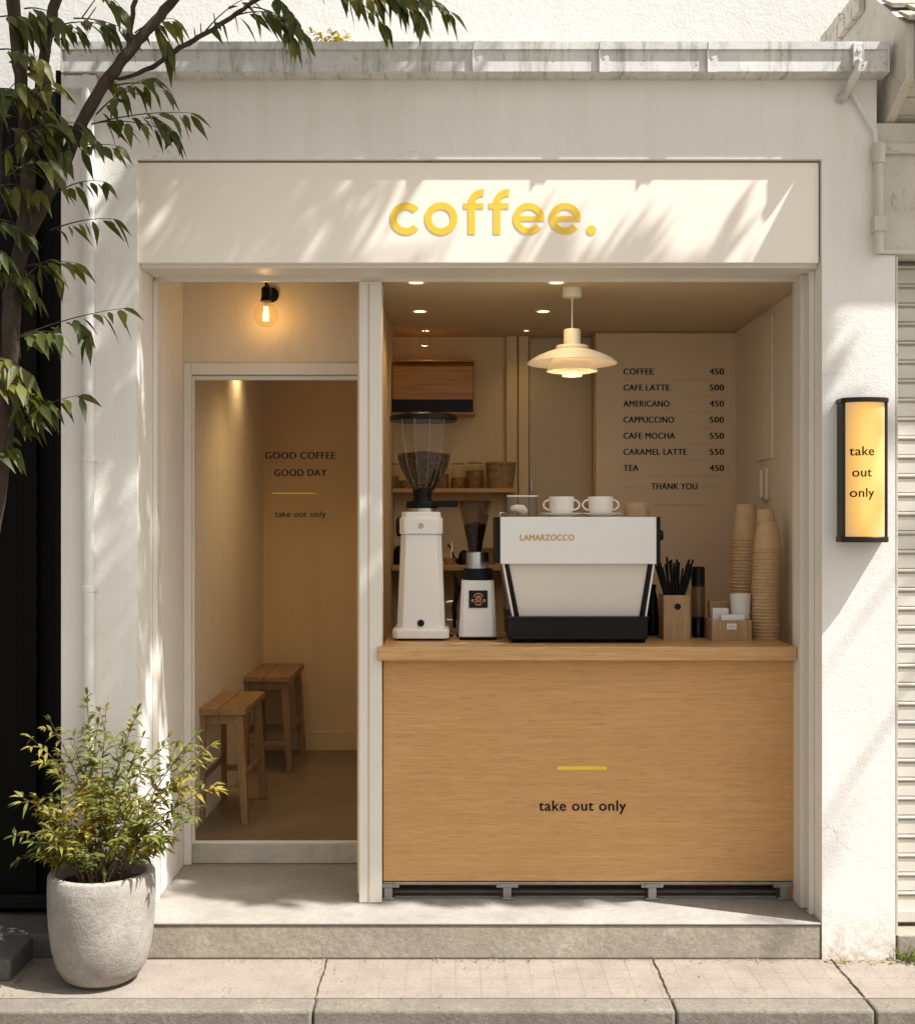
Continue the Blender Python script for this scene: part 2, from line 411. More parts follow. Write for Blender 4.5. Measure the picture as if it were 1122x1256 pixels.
# open joints between slabs: narrow dark strips of grit
jb = MB()
def wob(x, y0, y1, w):
    pts = []; n = 14
    for i in range(n + 1):
        y = y0 + (y1 - y0) * i / n; pts.append((x + random.uniform(-.003, .003), y, w * random.uniform(.5, 1.3)))
    return pts
for x in (-.531, .80, 1.53):
    p = wob(x, -.402, .0, .0032)
    for (xa, ya, wa), (xb, yb, wb) in zip(p, p[1:]):
        jb.add([(xa - wa, ya, .004), (xa + wa, ya, .004), (xb + wb, yb, .004), (xb - wb, yb, .004)], [(0, 1, 2, 3)])
tag(jb.build('pavement_joints', 'soil', smooth=0), kind='structure')
tag(MB().box(-300, 300, 7, 300, -.6, -.15).build('far_ground', 'road', smooth=0), kind='structure')

# ------------------------------------------------------------------ coffee shop building
SH = thing('coffee_shop', 'small white plastered takeaway coffee shop with wide open service window', 'shop', (0, 0, 0))
ZT, XL, XR = 3.277, -1.31, 1.49
fw = MB()
fw.box(-1.62, XL, 0, 3.5, 0, ZT)
fw.box(XR, 1.79, 0, .31, 0, 2.885).box(XR, 1.713, 0, .31, 2.885, ZT).box(1.531, 1.79, .31, 3.5, 0, 2.885).box(1.531, 1.713, .31, 3.5, 2.885, ZT)
fw.box(-1.62, 1.713, 0, 1.2, ZT, 3.625)
fw.build('front_wall', 'plaster', SH, smooth=0)
MB().box(-3.4, 4.2, 1.2, 3.6, 3.3, 7.5).build('upper_wall', 'upper', SH, smooth=0)
MB().box(-1.62, 1.70, .02, 1.19, 3.63, 3.69).build('roof', 'galv', SH, smooth=0)
hd = MB().box(XL + .001, XR - .001, .055, .27, 2.843, 3.27)
hd.box(XL + .001, XR - .001, .27, .29, 2.830, 3.2)
hd.build('header', 'frame', SH, bevel=.003)
ceilz = 2.838
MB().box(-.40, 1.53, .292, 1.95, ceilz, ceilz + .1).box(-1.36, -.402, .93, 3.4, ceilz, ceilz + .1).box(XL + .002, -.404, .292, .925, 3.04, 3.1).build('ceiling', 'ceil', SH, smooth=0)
iw = MB()
iw.box(-.44, -.36, .37, 3.3, .16, ceilz - .001)                       # partition
iw.box(-1.40, -1.364, .93, 3.3, .16, ceilz - .002)                    # left side of the seat room
iw.box(-1.40, -.441, 3.25, 3.34, .16, ceilz - .003)                    # its back wall
MB().box(XL + .001, -.441, .852, .92, 2.555, 3.038).build('wall_over_door', 'porch', SH, smooth=0)
iw.box(-.359, 1.53, 1.90, 1.98, .16, ceilz - .001)                     # back wall behind the counter
iw.box(X(731, 1.7), 1.53, 1.72, 1.899, .16, ceilz - .004)              # menu wall
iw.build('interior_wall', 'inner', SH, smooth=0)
# pilaster of the reveal and shutter channels
for q in ((XL + .0005, XL + .020, .252, .30, .152, 2.829), (XL + .0005, XL + .012, .31, .36, .152, 2.99), (XR - .022, XR - .0005, .10, .135, .152, 2.842), (XR - .034, XR - .0005, .19, .30, .152, 2.842)):
    MB().box(*q).build('shutter_channel', 'frame', SH, bevel=.003)
for q in ((X(990, .26) - .045, XR - .035, .262, .315, .152, 2.829), (-.424, -.326, .26, .368, .152, 2.829)): MB().box(*q).build('window_post', 'frame', SH, bevel=.004)
MB().box(-.385, -.378, .2585, .2605, .152, 2.82).build('frame_groove', 'faint', SH, smooth=0)
df = MB()
df.box(XL + .001, X(235, .85), .84, .915, .152, 2.553).box(-.468, -.441, .84, .915, .152, 2.553).box(X(235, .85), -.468, .84, .915, 2.497, 2.553)
df.build('door_frame', 'frame', SH, bevel=.003)
MB().box(X(235, .85), -.468, .865, .93, .152, .245).build('door_sill', concrete('sill_concrete', (.55, .50, .43), .3, 1., .7, .15), SH, bevel=.004)
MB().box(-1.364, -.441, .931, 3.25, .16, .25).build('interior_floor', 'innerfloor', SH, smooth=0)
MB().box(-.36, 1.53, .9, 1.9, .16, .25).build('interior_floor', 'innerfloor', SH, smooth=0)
bb = MB().box(-1.363, -.442, 3.232, 3.249, .251, .38).box(-1.363, -1.348, .94, 3.231, .251, .33)
bb.build('baseboard', 'inner', SH, bevel=.003)
# gutter on the eaves
gt = MB()
gx0, gx1 = X(77, -.08), X(1088, -.08)
gt.prism([(-.002, 3.600), (-.081, 3.606), (-.080, 3.690), (-.092, 3.692), (-.093, 3.722), (-.070, 3.722), (-.070, 3.70), (-.072, 3.615), (-.002, 3.612)], 'x', gx0, gx1)
gt.box(gx1, gx1 + .006, -.09, -.002, 3.601, 3.724).box(gx0 - .006, gx0, -.09, -.002, 3.601, 3.724)
gt.box(gx0, gx1, -.060, .1, 3.655, 3.665)
gut = gt.build('gutter', 'galv', SH, smooth=0)
for px in (345, 473, 586, 741, 873.5):
    x = X(px, -.08)
    s_ = MB().prism([(-.0805, 3.6045), (-.086, 3.602), (-.086, 3.690), (-.0948, 3.690), (-.0948, 3.7235), (-.05, 3.7235), (-.05, 3.722), (-.094, 3.722), (-.094, 3.694), (-.0815, 3.694)], 'x', x - .019, x + .019)
    s_.box(x - .022, x - .019, -.094, -.074, 3.603, 3.69)
    s_.lathe([(.006, -.0015), (.006, .0015)], (x, -.0868, 3.66), 8, 'y')
    s_.build('gutter_bracket', 'galv', gut, smooth=0)
x = X(1050, -.08)
hk = MB().box(x - .022, x + .022, -.112, -.09, 3.62, 3.71).tube([(x, -.115, 3.64), (x - .005, -.11, 3.60), (x - .03, -.04, 3.535), (x - .04, 0, 3.52)], [.014, .016, .02, .022])
hk.lathe([(.010, -.003), (.010, .003)], (x, -.114, 3.68), 10, 'y')
hk.build('gutter_bracket', 'galv', gut, bevel=.002)
# downpipe on the left pier
dp = MB().tube([(-1.50, -.045, 3.602), (-1.50, -.045, 3.52), (-1.50, -.028, 3.46), (-1.50, -.028, .12)], .023, 14)
dp = dp.build('downpipe', 'metalwhite', SH)
for z in (3.0, 2.05, 1.52, .62): MB().lathe([(.026, z - .014), (.026, z + .014)], (-1.50, -.028, 0), 14).box(-1.53, -1.47, -.012, -.001, z - .012, z + .012).build('pipe_clip', 'metalwhite', dp, bevel=.002)
MB().box(-1.585, -1.46, -.066, -.001, 3.545, 3.600).build('downpipe_outlet', 'metalwhite', SH, bevel=.006)
# thin conduit from the bracket to the right corner
MB().tube([P(1038, 104, -.02), P(1052, 125, -.02), P(1066, 150, -.02), P(1073, 160, -.02), P(1073.5, 178, -.025)], .009, 8).build('conduit', 'metalwhite', SH)

# doorstep
st = thing('doorstep', 'long low concrete doorstep with pale worn top in front of the shop', 'doorstep', (0, .4, 0))
MB().box(XL + .002, XR - .002, .004, .90, 0, .140).build('step_block', 'concrete', st, bevel=.01, seg=3)
MB().box(XL + .0025, XR - .0025, .000, .90, .141, .151).build('step_slab', 'steptop', st, bevel=.004)

# ------------------------------------------------------------------ fascia sign
sg = thing('shop_sign', 'wide cream fascia board with raised yellow lettering above the opening', 'sign', (.09, .05, 2.857))
MB().box(X(169, .02), X(1004, .02), .020, .054, 2.857, ZT - .008).build('sign_board', 'fascia', sg, bevel=.002)
def S(cx, cy): return (X(480 + cx / 4.315, .02), Z(225 + cy / 4.315, .02))
L = MB(); k = 5.02 / 1500 / 4.315
yF, yB = .0180, .0196
def arc(cx, cy, R, w, a0, a1, yf, n=40):
    c = S(cx, cy); n = max(6, int(n * abs(a1 - a0) / 360)); o = []; i_ = []
    for q in range(n + 1):
        a = math.radians(a0 + (a1 - a0) * q / n)
        o.append((c[0] + R * k * math.cos(a), c[1] + R * k * math.sin(a))); i_.append((c[0] + (R - w) * k * math.cos(a), c[1] + (R - w) * k * math.sin(a)))
    for q in range(n):
        A, B, D, E_ = o[q], o[q + 1], i_[q + 1], i_[q]
        quad = [A, B, D, E_]
        L.add([(p[0], yf, p[1]) for p in quad] + [(p[0], yB, p[1]) for p in quad], [(0, 1, 2, 3), (1, 0, 4, 5), (3, 2, 6, 7)])
    if abs(a1 - a0) < 359:
        for q in (0, n):
            L.add([(o[q][0], yf, o[q][1]), (i_[q][0], yf, i_[q][1]), (i_[q][0], yB, i_[q][1]), (o[q][0], yB, o[q][1])], [(0, 1, 2, 3)])
def bar(x0, x1, y0, y1, yf):
    a = S(x0, y1); b = S(x1, y0); L.box(a[0], b[0], yf, yB, a[1], b[1])
arc(78, 185, 86, 37, 40, 320, yF)
arc(263, 185, 87, 37, 0, 360, yF)
for dx in (0, 134):
    bar(405 + dx, 443 + dx, 118, 268, yF + .0001); arc(483 + dx, 107, 78, 37, 84, 180, yF); bar(405 + dx, 443 + dx, 106, 119, yF)
    bar(381 + dx, 487 + dx, 103, 133, yF + .0002)
for cx in (727, 919):
    arc(cx, 185, 84, 35, 0, 322, yF); bar(cx - 62, cx + 83, 172, 198, yF + .0001)
c = S(1058, 246); L.lathe([(26 * k, yF), (26 * k, yB)], (c[0], 0, c[1]), 28, 'y')
L.build('lettering', 'yellow', sg, smooth=0)

# ------------------------------------------------------------------ lantern sign on the right pier
ln = thing('wall_lantern', 'glowing amber box lantern with black frame reading take out only on right pier', 'sign lamp', (X(1055, -.06), 0, 2.05))
yl = -.06
lx0, lx1, lz1, lz0 = X(1026, 0), X(1084, -.03), Z(489, -.04), Z(665, -.04)
lc = (lx0 + lx1) / 2; hw = (lx1 - lx0) / 2
def lcurve(x, a=hw - .012, base=-.062, dep=.046): 
    u = max(-1, min(1, (x - lc) / a)); return base - dep * math.sqrt(max(0, 1 - u * u * .96))
def capz(z0, z1, grow, name):
    poly = [(lc - hw - grow, -.0005), (lc - hw - grow, -.06)]
    for i in range(17):
        u = -1 + 2 * i / 16; poly.append((lc + u * (hw + grow), -.062 - (.052 + grow) * math.sqrt(max(0, 1 - u * u * .96))))
    poly += [(lc + hw + grow, -.06), (lc + hw + grow, -.0005)]
    MB().prism(poly, 'z', z0, z1).build(name, 'bronze', ln, bevel=.002)
capz(lz1 - .018, lz1, .004, 'top_cap'); capz(lz0, lz0 + .022, .004, 'bottom_cap')
MB().box(lc - hw, lc - hw + .012, -.075, -.001, lz0 + .022, lz1 - .018).box(lc + hw - .012, lc + hw, -.075, -.001, lz0 + .022, lz1 - .018).box(lc - hw + .012, lc + hw - .012, -.012, -.001, lz0 + .022, lz1 - .018).build('housing', 'bronze', ln, bevel=.002)
db = MB(); N = 28
for i in range(N + 1):
    x = lc - hw + .0125 + (2 * hw - .025) * i / N; db.v += [Vector((x, lcurve(x), lz0 + .023)), Vector((x, lcurve(x), lz1 - .019))]
db.f = [(2 * i, 2 * i + 2, 2 * i + 3, 2 * i + 1) for i in range(N)]
def lanternmat():
    t = NT('lantern_diffuser'); v = t.n('ShaderNodeSeparateXYZ'); t.l(t.n('ShaderNodeNewGeometry').outputs['Position'], v.inputs[0])
    zc = (lz0 + lz1) / 2; hz = (lz1 - lz0) / 2
    # lamp glow painted into the emission colour: brightest mid-sheet, dimmer to the edges
    dx = t.math('MULTIPLY', t.math('SUBTRACT', v.outputs[0], lc + .005), 1 / hw); dz = t.math('MULTIPLY', t.math('SUBTRACT', v.outputs[2], zc), 1 / hz)
    r2 = t.math('ADD', t.math('MULTIPLY', t.math('POWER', t.math('ABSOLUTE', dx), 2.), 1.), t.math('MULTIPLY', t.math('POWER', t.math('ABSOLUTE', dz), 4.), .55))
    col = t.n('ShaderNodeValToRGB'); e = col.color_ramp.elements; e.new(.5)
    e[0].position = 0; e[0].color = (1., .60, .13, 1); e[1].position = .40; e[1].color = (.80, .39, .06, 1); e[2].position = 1.1 / 1.2; e[2].color = (.48, .29, .12, 1)
    t.l(r2, col.inputs[0]); t.l(col.outputs[0], t.b.inputs['Emission Color'])
    t.b.inputs['Base Color'].default_value = (.42, .30, .15, 1); t.b.inputs['Emission Strength'].default_value = LANT; t.b.inputs['Roughness'].default_value = .6; t.b.inputs['Specular IOR Level'].default_value = .15
    return t.m
LANT = .46
M['lantern'] = lanternmat()
db.build('diffuser', 'lantern', ln, smooth=80)
for s_, x0, x1, py in (('take', 1042.5, 1071, 558.5), ('out', 1045.5, 1068, 584.5), ('only', 1043, 1071, 609.5)):
    text(s_, 'ink', ln, X(x0, -.1), X(x1, -.1), Z(py, -.1), 0, curve=lambda x: lcurve(x) - .0015, spacing=1.05, bold=0, wt=.010)

# ------------------------------------------------------------------ wall lamp over the door
wl = thing('wall_lamp', 'bare round filament bulb in a black socket on the wall above the door', 'lamp', (X(326, .72), .72, Z(352, .72)))
yb_ = .72
MB().lathe([(.036, .835), (.036, .846), (.030, .851)], (X(333, .85), 0, Z(362, .85)), 24, 'y').build('wall_plate', 'blackplastic', wl)
MB().tube([(X(333, .85), .84, Z(362, .85)), (X(333, .8), .78, Z(356, .8)), (X(327, yb_), .73, Z(347, yb_)), (X(326, yb_), .72, Z(344, yb_)), (X(326, yb_), .72, Z(354, yb_))], .0055, 8).build('arm', 'blackplastic', wl)
cxy = (X(326, yb_), yb_, 0)
MB().lathe([(.006, Z(350.5, yb_)), (.018, Z(352.5, yb_)), (.021, Z(354, yb_)), (.021, Z(364, yb_)), (.023, Z(366, yb_)), (.027, Z(369.5, yb_)), (.016, Z(369.5, yb_))], cxy, 20).build('socket', 'blackplastic', wl)
r = .057; zc = Z(386, yb_)
MB().lathe([(r * math.sin(a), zc + r * math.cos(a)) for a in [math.radians(q) for q in range(16, 181, 8)]], cxy, 28, cap=False).build('bulb_globe', 'amberglass', wl)
fl = MB()
for i in range(6):
    a = i * PI / 3; a2 = a + .5
    fl.tube([(cxy[0] + .007 * math.cos(a), yb_ + .007 * math.sin(a), Z(376, yb_)), (cxy[0] + .011 * math.cos(a2), yb_ + .011 * math.sin(a2), Z(393, yb_))], .0011, 5)
FIL = emit('filament', (1., .60, .18), 34)
fl.build('filament', FIL, wl)
MB().lathe([(.010, Z(369.5, yb_)), (.009, Z(377, yb_)), (.004, Z(379, yb_))], cxy, 12).build('bulb_stem', 'amberglass', wl)
def lamp(name, typ, loc, power, col, parent=None, size=.03, rot=None, **kw):
    l = bpy.data.lights.new(name, typ); l.energy = power; l.color = col
    if typ in ('POINT', 'SPOT'): l.shadow_soft_size = size
    for k_, v_ in kw.items(): setattr(l, k_, v_)
    o = bpy.data.objects.new(name, l); C.objects.link(o)
    if parent: o.parent = parent; o.location = Vector(loc) - ORG[parent.name]
    else: o.location = loc
    if rot: o.rotation_euler = rot
    return o
WCOL = (1., .67, .30)
lamp('bulb_light', 'POINT', (cxy[0], yb_, zc), .15, (1., .52, .14), wl, .02)

# ------------------------------------------------------------------ glass door
gd = thing('glass_door', 'full height clear glass door with brown lettering in a pale metal frame', 'door', (-.9, .89, .25))
dx0, dx1 = X(235, .87) + .001, -.4685
MB().box(dx0, dx0 + .012, .872, .90, .2455, 2.495).box(dx1 - .006, dx1, .872, .90, .2455, 2.495).box(dx0 + .012, dx1 - .006, .872, .90, 2.475, 2.495).box(dx0 + .012, dx1 - .006, .872, .90, .2455, .256).build('door_stile', 'frame', gd, bevel=.002)
MB().box(dx0 + .012, dx1 - .006, .884, .890, .256, 2.475).build('glass_pane', 'pane', gd, smooth=0)
yd = .883
for s_, a, b, py, h in (('GOOD COFFEE', 325.4, 411.3, 562.6, 8.2), ('GOOD DAY', 336.6, 400.3, 583.8, 8.2)):
    text(s_, 'inkblue', gd, X(a, yd), X(b, yd), Z(py, yd), yd, h=h * (5 + yd) / 1500, bold=0, wt=.026)
text('take out only', 'inkblue', gd, X(337, yd), X(399.5, yd), Z(634, yd), yd, bold=0)
MB().box(X(334, yd), X(387.5, yd), yd - .0006, yd, Z(605.8, yd), Z(604.4, yd)).build('rule_line', 'yellowrule', gd, smooth=0)
MB().box(X(440, .87) - .006, X(440, .87) + .018, .85, .871, Z(795, .87), Z(782, .87)).build('handle', 'steel', gd, bevel=.003)

# ------------------------------------------------------------------ service counter
ct = thing('service_counter', 'oak fronted service counter reading take out only under the window', 'counter', (.57, .5, .15))
cz = 1.257
cx0, cx1 = X(463, .235), X(981, .235)
MB().prism([(cx0, .235), (XR - .036 if cx1 > XR - .036 else cx1, .235), (XR - .036 if cx1 > XR - .036 else cx1, .95), (-.3255, .95), (-.3255, .2585), (cx0, .2585)], 'z', 1.198, cz).build('counter_top', 'oaktop', ct, bevel=.004)
px0, px1 = X(470, .30), X(975.5, .30)
MB().box(px0, px1, .300, .335, Z(1081, .30), 1.197).build('front_panel', 'oak', ct, bevel=.002)
MB().box(px0, px1, .50, .53, .153, .24).box(px1 - .06, px1, .31, .49, .153, .228).build('plinth', 'acwood', ct, smooth=0)
rl = MB().box(px0, px1, .302, .33, Z(1085.5, .30), Z(1082.2, .30)).box(px0, px1, .33, .335, .153, .16).tube([(px0, .36, .172), (px1, .36, .172)], .008, 6)
rl.build('base_rail', 'rail', ct, smooth=0)
for px in (476, 622, 800, 962):
    x = X(px, .30); b_ = MB().box(x - .048, x + .048, .296, .34, .206, .222).box(x - .018, x + .018, .30, .34, .153, .206).box(x - .03, x + .03, .298, .345, .153, .16)
    b_.lathe([(.006, .290), (.006, .297)], (x - .03, 0, .214), 8, 'y').lathe([(.006, .290), (.006, .297)], (x + .03, 0, .214), 8, 'y')
    b_.build('foot_bracket', 'rail', ct, bevel=.002)
text('take out only', 'ink', ct, X(661, .3), X(767.5, .3), Z(994.5, .3), .2995, bold=0, extr=.001)
MB().box(X(683, .3), X(744, .3), .2985, .2998, Z(944.6, .3), Z(940, .3)).build('rule_line', 'yellow', ct, smooth=0)

# ------------------------------------------------------------------ big grinder
def chamfer(cx, cy, hx, hy, c, z): return [(cx - hx + c, cy - hy, z), (cx + hx - c, cy - hy, z), (cx + hx, cy - hy + c, z), (cx + hx, cy + hy - c, z), (cx + hx - c, cy + hy, z), (cx - hx + c, cy + hy, z), (cx - hx, cy + hy - c, z), (cx - hx, cy - hy + c, z)]
def loft(mb, rings):
    n = len(rings[0]); o = len(mb.v)
    for r_ in rings: mb.v += [Vector(q) for q in r_]
    for k_ in range(len(rings) - 1):
        for i in range(n): mb.f.append((o + k_ * n + i, o + k_ * n + (i + 1) % n, o + (k_ + 1) * n + (i + 1) % n, o + (k_ + 1) * n + i))
    mb.f.append(tuple(o + i for i in range(n - 1, -1, -1))); mb.f.append(tuple(o + (len(rings) - 1) * n + i for i in range(n))); return mb
gy = .64; s = (5 + gy) / 1500
gxc = X(517, gy)
def gz(py): return Z(py, gy)
GR = thing('coffee_grinder', 'tall white coffee grinder with large clear bean hopper at the counter left', 'coffee grinder', (gxc, gy, cz))
bm_ = MB()
loft(bm_, [chamfer(gxc, gy, 29 * s, .12, .025, cz + .055), chamfer(gxc, gy, 24.5 * s, .10, .025, gz(655))])
bm_.build('body', 'whitemetal', GR, bevel=.004)
loft(MB(), [chamfer(gxc, gy, 34 * s, .15, .02, cz + .010), chamfer(gxc, gy, 34 * s, .15, .02, cz + .048), chamfer(gxc, gy, 31 * s, .135, .02, cz + .058)]).build('base', 'whitemetal', GR, bevel=.005)
for sx in (-1, 1):
    for sy in (-1, 1): MB().lathe([(.012, cz), (.012, cz + .011)], (gxc + sx * .09, gy + sy * .115, 0), 12).build('rubber_foot', 'blackplastic', GR)
loft(MB(), [chamfer(gxc, gy, 26 * s, .108, .022, gz(655)), chamfer(gxc, gy, 26 * s, .108, .022, gz(636)), chamfer(gxc, gy, 23.5 * s, .1, .022, gz(634)), chamfer(gxc, gy, 23.5 * s, .1, .022, gz(628))]).build('collar', 'whitemetal', GR, bevel=.004)
MB().lathe([(18 * s, gz(628)), (18 * s, gz(623.5))], (gxc + .004, gy, 0), 28).build('top_plate', 'steel', GR)
MB().lathe([(19.5 * s, gz(623.5)), (20.5 * s, gz(620)), (19.5 * s, gz(615)), (12 * s, gz(614)), (11 * s, gz(610)), (12 * s, gz(607)), (12 * s, gz(600)), (8 * s, gz(600))], (gxc + .004, gy, 0), 28).tube([(gxc + .05, gy - .03, gz(618.5)), (gxc + .165, gy - .06, gz(618))], [.014, .016], 10).build('adjuster_ring', 'blackplastic', GR)
hc = X(519.5, gy)
prof = [(12.2 * s, gz(602)), (15.5 * s, gz(598)), (23 * s, gz(586)), (30 * s, gz(572)), (36 * s, gz(547)), (39.5 * s, gz(530)), (40.6 * s, gz(516))]
MB().lathe(prof, (hc, gy, 0), 48, cap=False).build('hopper', 'glass', GR, smooth=60)
for adeg in (-128, -104, -78, -52):  # pale strips added to stand for the vertical highlights on the hopper
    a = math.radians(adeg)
    MB().tube([(hc + r_ * 1.004 * math.cos(a), gy + r_ * 1.004 * math.sin(a), z_) for r_, z_ in prof[1:]], [.0022] * (len(prof) - 1), 5).build('hopper_highlight', 'highlightglass', GR)
MB().lathe([(12 * s, gz(602.5)), (15 * s, gz(598)), (22.4 * s, gz(586)), (29.4 * s, gz(572)), (32.3 * s, gz(560)), (31 * s, gz(557)), (.001, gz(553))], (hc, gy, 0), 40, cap=False).build('coffee_beans', 'beans', GR)
MB().lathe([(40.4 * s, gz(517)), (41.6 * s, gz(516)), (41.6 * s, gz(511)), (38 * s, gz(508.5)), (10 * s, gz(507))], (hc, gy, 0), 48).build('lid', 'blackplastic', GR)
MB().lathe([(12 * s, -.0), (12 * s, -.018), (10 * s, -.024)], (X(493, gy) - .002, gy - .02, gz(646)), 24, 'x').build('knob', 'blackplastic', GR)
MB().lathe([(6 * s, -.0), (6 * s, -.012)], (X(493, gy) + .008, gy - .02, gz(646)), 20, 'x').build('knob_stem', 'steel', GR)
MB().lathe([(4.2 * s, gy - .124), (4.2 * s, gy - .112)], (gxc, 0, cz + .078), 18, 'y').build('power_button', 'blackplastic', GR)
em = MB()
for i in range(24):
    a, b = 2 * PI * i / 24, 2 * PI * (i + 1) / 24
    def q(r_, t): return (gxc + r_ * math.cos(t), gy - .1095, gz(645) + r_ * math.sin(t))
    em.add([q(.0115, a), q(.0115, b), q(.0092, b), q(.0092, a)], [(0, 1, 2, 3)])
em.box(gxc - .0012, gxc + .0012, gy - .1095, gy - .108, gz(645) - .006, gz(645) + .006).box(gxc, gxc + .005, gy - .1093, gy - .108, gz(645) + .001, gz(645) + .004)
em.build('emblem', 'ink', GR, smooth=0)

# ------------------------------------------------------------------ small grinder
gy2 = .62; s2 = (5 + gy2) / 1500
def z2(py): return Z(py, gy2)
g2x = X(585.5, gy2)
G2 = thing('coffee_grinder', 'small white coffee grinder with smoked hopper and black label square', 'coffee grinder', (g2x, gy2, cz))
loft(MB(), [chamfer(g2x, gy2, 23 * s2, .095, .016, cz + .014), chamfer(g2x, gy2, 19.5 * s2, .08, .016, z2(711))]).build('body', 'whitemetal', G2, bevel=.004)
loft(MB(), [chamfer(g2x, gy2, 22 * s2, .09, .016, cz), chamfer(g2x, gy2, 22.6 * s2, .094, .016, cz + .0135)]).build('base', 'blackplastic', G2)
MB().lathe([(18.5 * s2, z2(711)), (18.8 * s2, z2(709)), (18.3 * s2, z2(698)), (17.3 * s2, z2(697))], (g2x + .002, gy2, 0), 32).build('collar', 'blackplastic', G2)
MB().lathe([(14 * s2, z2(697)), (14 * s2, z2(679)), (13 * s2, z2(677)), (9 * s2, z2(677))], (g2x, gy2, 0), 32).build('chrome_neck', 'steel', G2)
MB().lathe([(8.5 * s2, z2(677)), (9.5 * s2, z2(666)), (19 * s2, z2(622)), (20 * s2, z2(616))], (X(582.5, gy2), gy2, 0), 36, cap=False).build('hopper', 'smoke', G2)
MB().lathe([(8 * s2, z2(676.5)), (9 * s2, z2(666)), (13.6 * s2, z2(643)), (.001, z2(640))], (X(582.5, gy2), gy2, 0), 30, cap=False).build('coffee_beans', 'beans', G2)
MB().lathe([(20.6 * s2, z2(617)), (20.6 * s2, z2(614.5)), (8 * s2, z2(613))], (X(582.5, gy2), gy2, 0), 36).build('lid', 'smoke', G2)
yf = gy2 - .0905
MB().hexa([(X(575, yf), yf - .001, z2(744)), (X(598, yf), yf - .001, z2(744)), (X(598, yf), yf + .01, z2(744)), (X(575, yf), yf + .01, z2(744))],
          [(X(575, yf), yf + .0035, z2(723)), (X(598, yf), yf + .0035, z2(723)), (X(598, yf), yf + .014, z2(723)), (X(575, yf), yf + .014, z2(723))]).build('label_plate', 'blackplastic', G2)
lg = MB(); lcx, lcz = X(586.7, yf), z2(733)
def ring2(cx_, cz_, r0, r1, a0=0, a1=360, n=18):
    for i in range(n):
        a, b = math.radians(a0 + (a1 - a0) * i / n), math.radians(a0 + (a1 - a0) * (i + 1) / n)
        q_ = [(cx_ + r_ * math.cos(t), yf - .0012, cz_ + r_ * math.sin(t)) for r_, t in ((r1, a), (r1, b), (r0, b), (r0, a))]
        lg.add(q_, [(0, 1, 2, 3)])
ring2(lcx, lcz + .002, .020, .024, 20, 160); ring2(lcx, lcz, .010, .014); ring2(lcx, lcz + .004, .0025, .005)
for sx in (-1, 1): ring2(lcx + sx * .026, lcz - .008, .003, .0065, n=10); ring2(lcx + sx * .013, lcz - .013, .004, .0065, 180, 360, 8); ring2(lcx + sx * .005, lcz - .004, .001, .0025, n=8)
lg.box(lcx - .016, lcx + .016, yf - .0014, yf - .001, lcz - .026, lcz - .0235).box(lcx - .009, lcx + .009, yf - .0014, yf - .001, lcz - .031, lcz - .029)
lg.build('emblem', mk('copper_print', (.62, .30, .12), .6), G2, smooth=0)

# ------------------------------------------------------------------ portafilters between the grinders
pf = thing('portafilter_stand', 'black handled steel portafilter hanging between the two grinders', 'portafilter', (X(558, .72), .72, cz))
yp = .72
MB().tube([P(556, 702, yp), P(559, 712, yp), P(561, 722, yp), P(557, 745, yp), P(558, 770, yp)], [.006, .012, .014, .012, .010], 8).build('handle', 'blackplastic', pf)
MB().tube([P(547, 739, yp), P(560, 737, yp)], .006, 8).build('steel_bar', 'steel', pf)
MB().tube([P(548, 760, yp), P(560, 761, yp), P(560, 785, yp)], .006, 8).lathe([(.03, cz), (.03, cz + .01)], (X(558, yp), yp, 0), 16).build('steel_bar', 'steel', pf)

# ------------------------------------------------------------------ espresso machine
ym = .40; sm = (5 + ym) / 1500
def mx(px): return X(px, ym)
def mz(py): return Z(py, ym)
EM = thing('espresso_machine', 'large white espresso machine with black base and gold lettering', 'espresso machine', (mx(709), .65, cz))
MB().box(mx(613.5), mx(805), ym, .92, mz(692), mz(634)).build('upper_body', 'machine', EM, bevel=.004)
for a_, b_ in ((608.5, 613.3), (805.2, 810.5)): MB().box(mx(a_), mx(b_), ym + .012, .90, mz(691), mz(634)).build('side_panel', 'blackplastic', EM, bevel=.002)
MB().lathe([(.024, 0), (.026, .01), (.022, .028)], (mx(810.5), .52, mz(657)), 20, 'x').build('steam_knob', 'blackplastic', EM)
yt0, yt1 = ym + .03, ym + .045
MB().hexa([(mx(637), yt1, mz(757)), (mx(786), yt1, mz(757)), (mx(786), .86, mz(757)), (mx(637), .86, mz(757))],
          [(mx(624), yt0, mz(692)), (mx(796), yt0, mz(692)), (mx(796), .86, mz(692)), (mx(624), .86, mz(692))]).build('back_panel', 'backsplash', EM, bevel=.002)
def strut(a, b, w, mat, nm, yo):
    MB().hexa([(mx(b) - w, yt1 - yo, mz(757)), (mx(b) + w, yt1 - yo, mz(757)), (mx(b) + w, .87, mz(757)), (mx(b) - w, .87, mz(757))],
              [(mx(a) - w, yt0 - yo, mz(692)), (mx(a) + w, yt0 - yo, mz(692)), (mx(a) + w, .87, mz(692)), (mx(a) - w, .87, mz(692))]).build(nm, mat, EM)
strut(621, 633.5, .009, 'blackplastic', 'leg_frame', .012); strut(799, 789.5, .009, 'blackplastic', 'leg_frame', .012)
strut(617.5, 629.8, .004, 'machine', 'leg_trim', .014); strut(802.5, 793.2, .004, 'machine', 'leg_trim', .014)
MB().box(mx(624), mx(793.5), ym - .02, .90, mz(784), mz(757.3)).build('drip_base', 'blackplastic', EM, bevel=.003)
MB().box(mx(622), mx(795.5), ym - .024, .88, mz(758.5), mz(756.4)).build('drip_tray', 'blackplastic', EM, bevel=.001)
for px in (634, 786):
    for y in (ym + .03, .86): MB().lathe([(.022, cz), (.026, cz + .01), (.022, mz(783.5))], (mx(px), y, 0), 18).build('foot', 'blackplastic', EM)
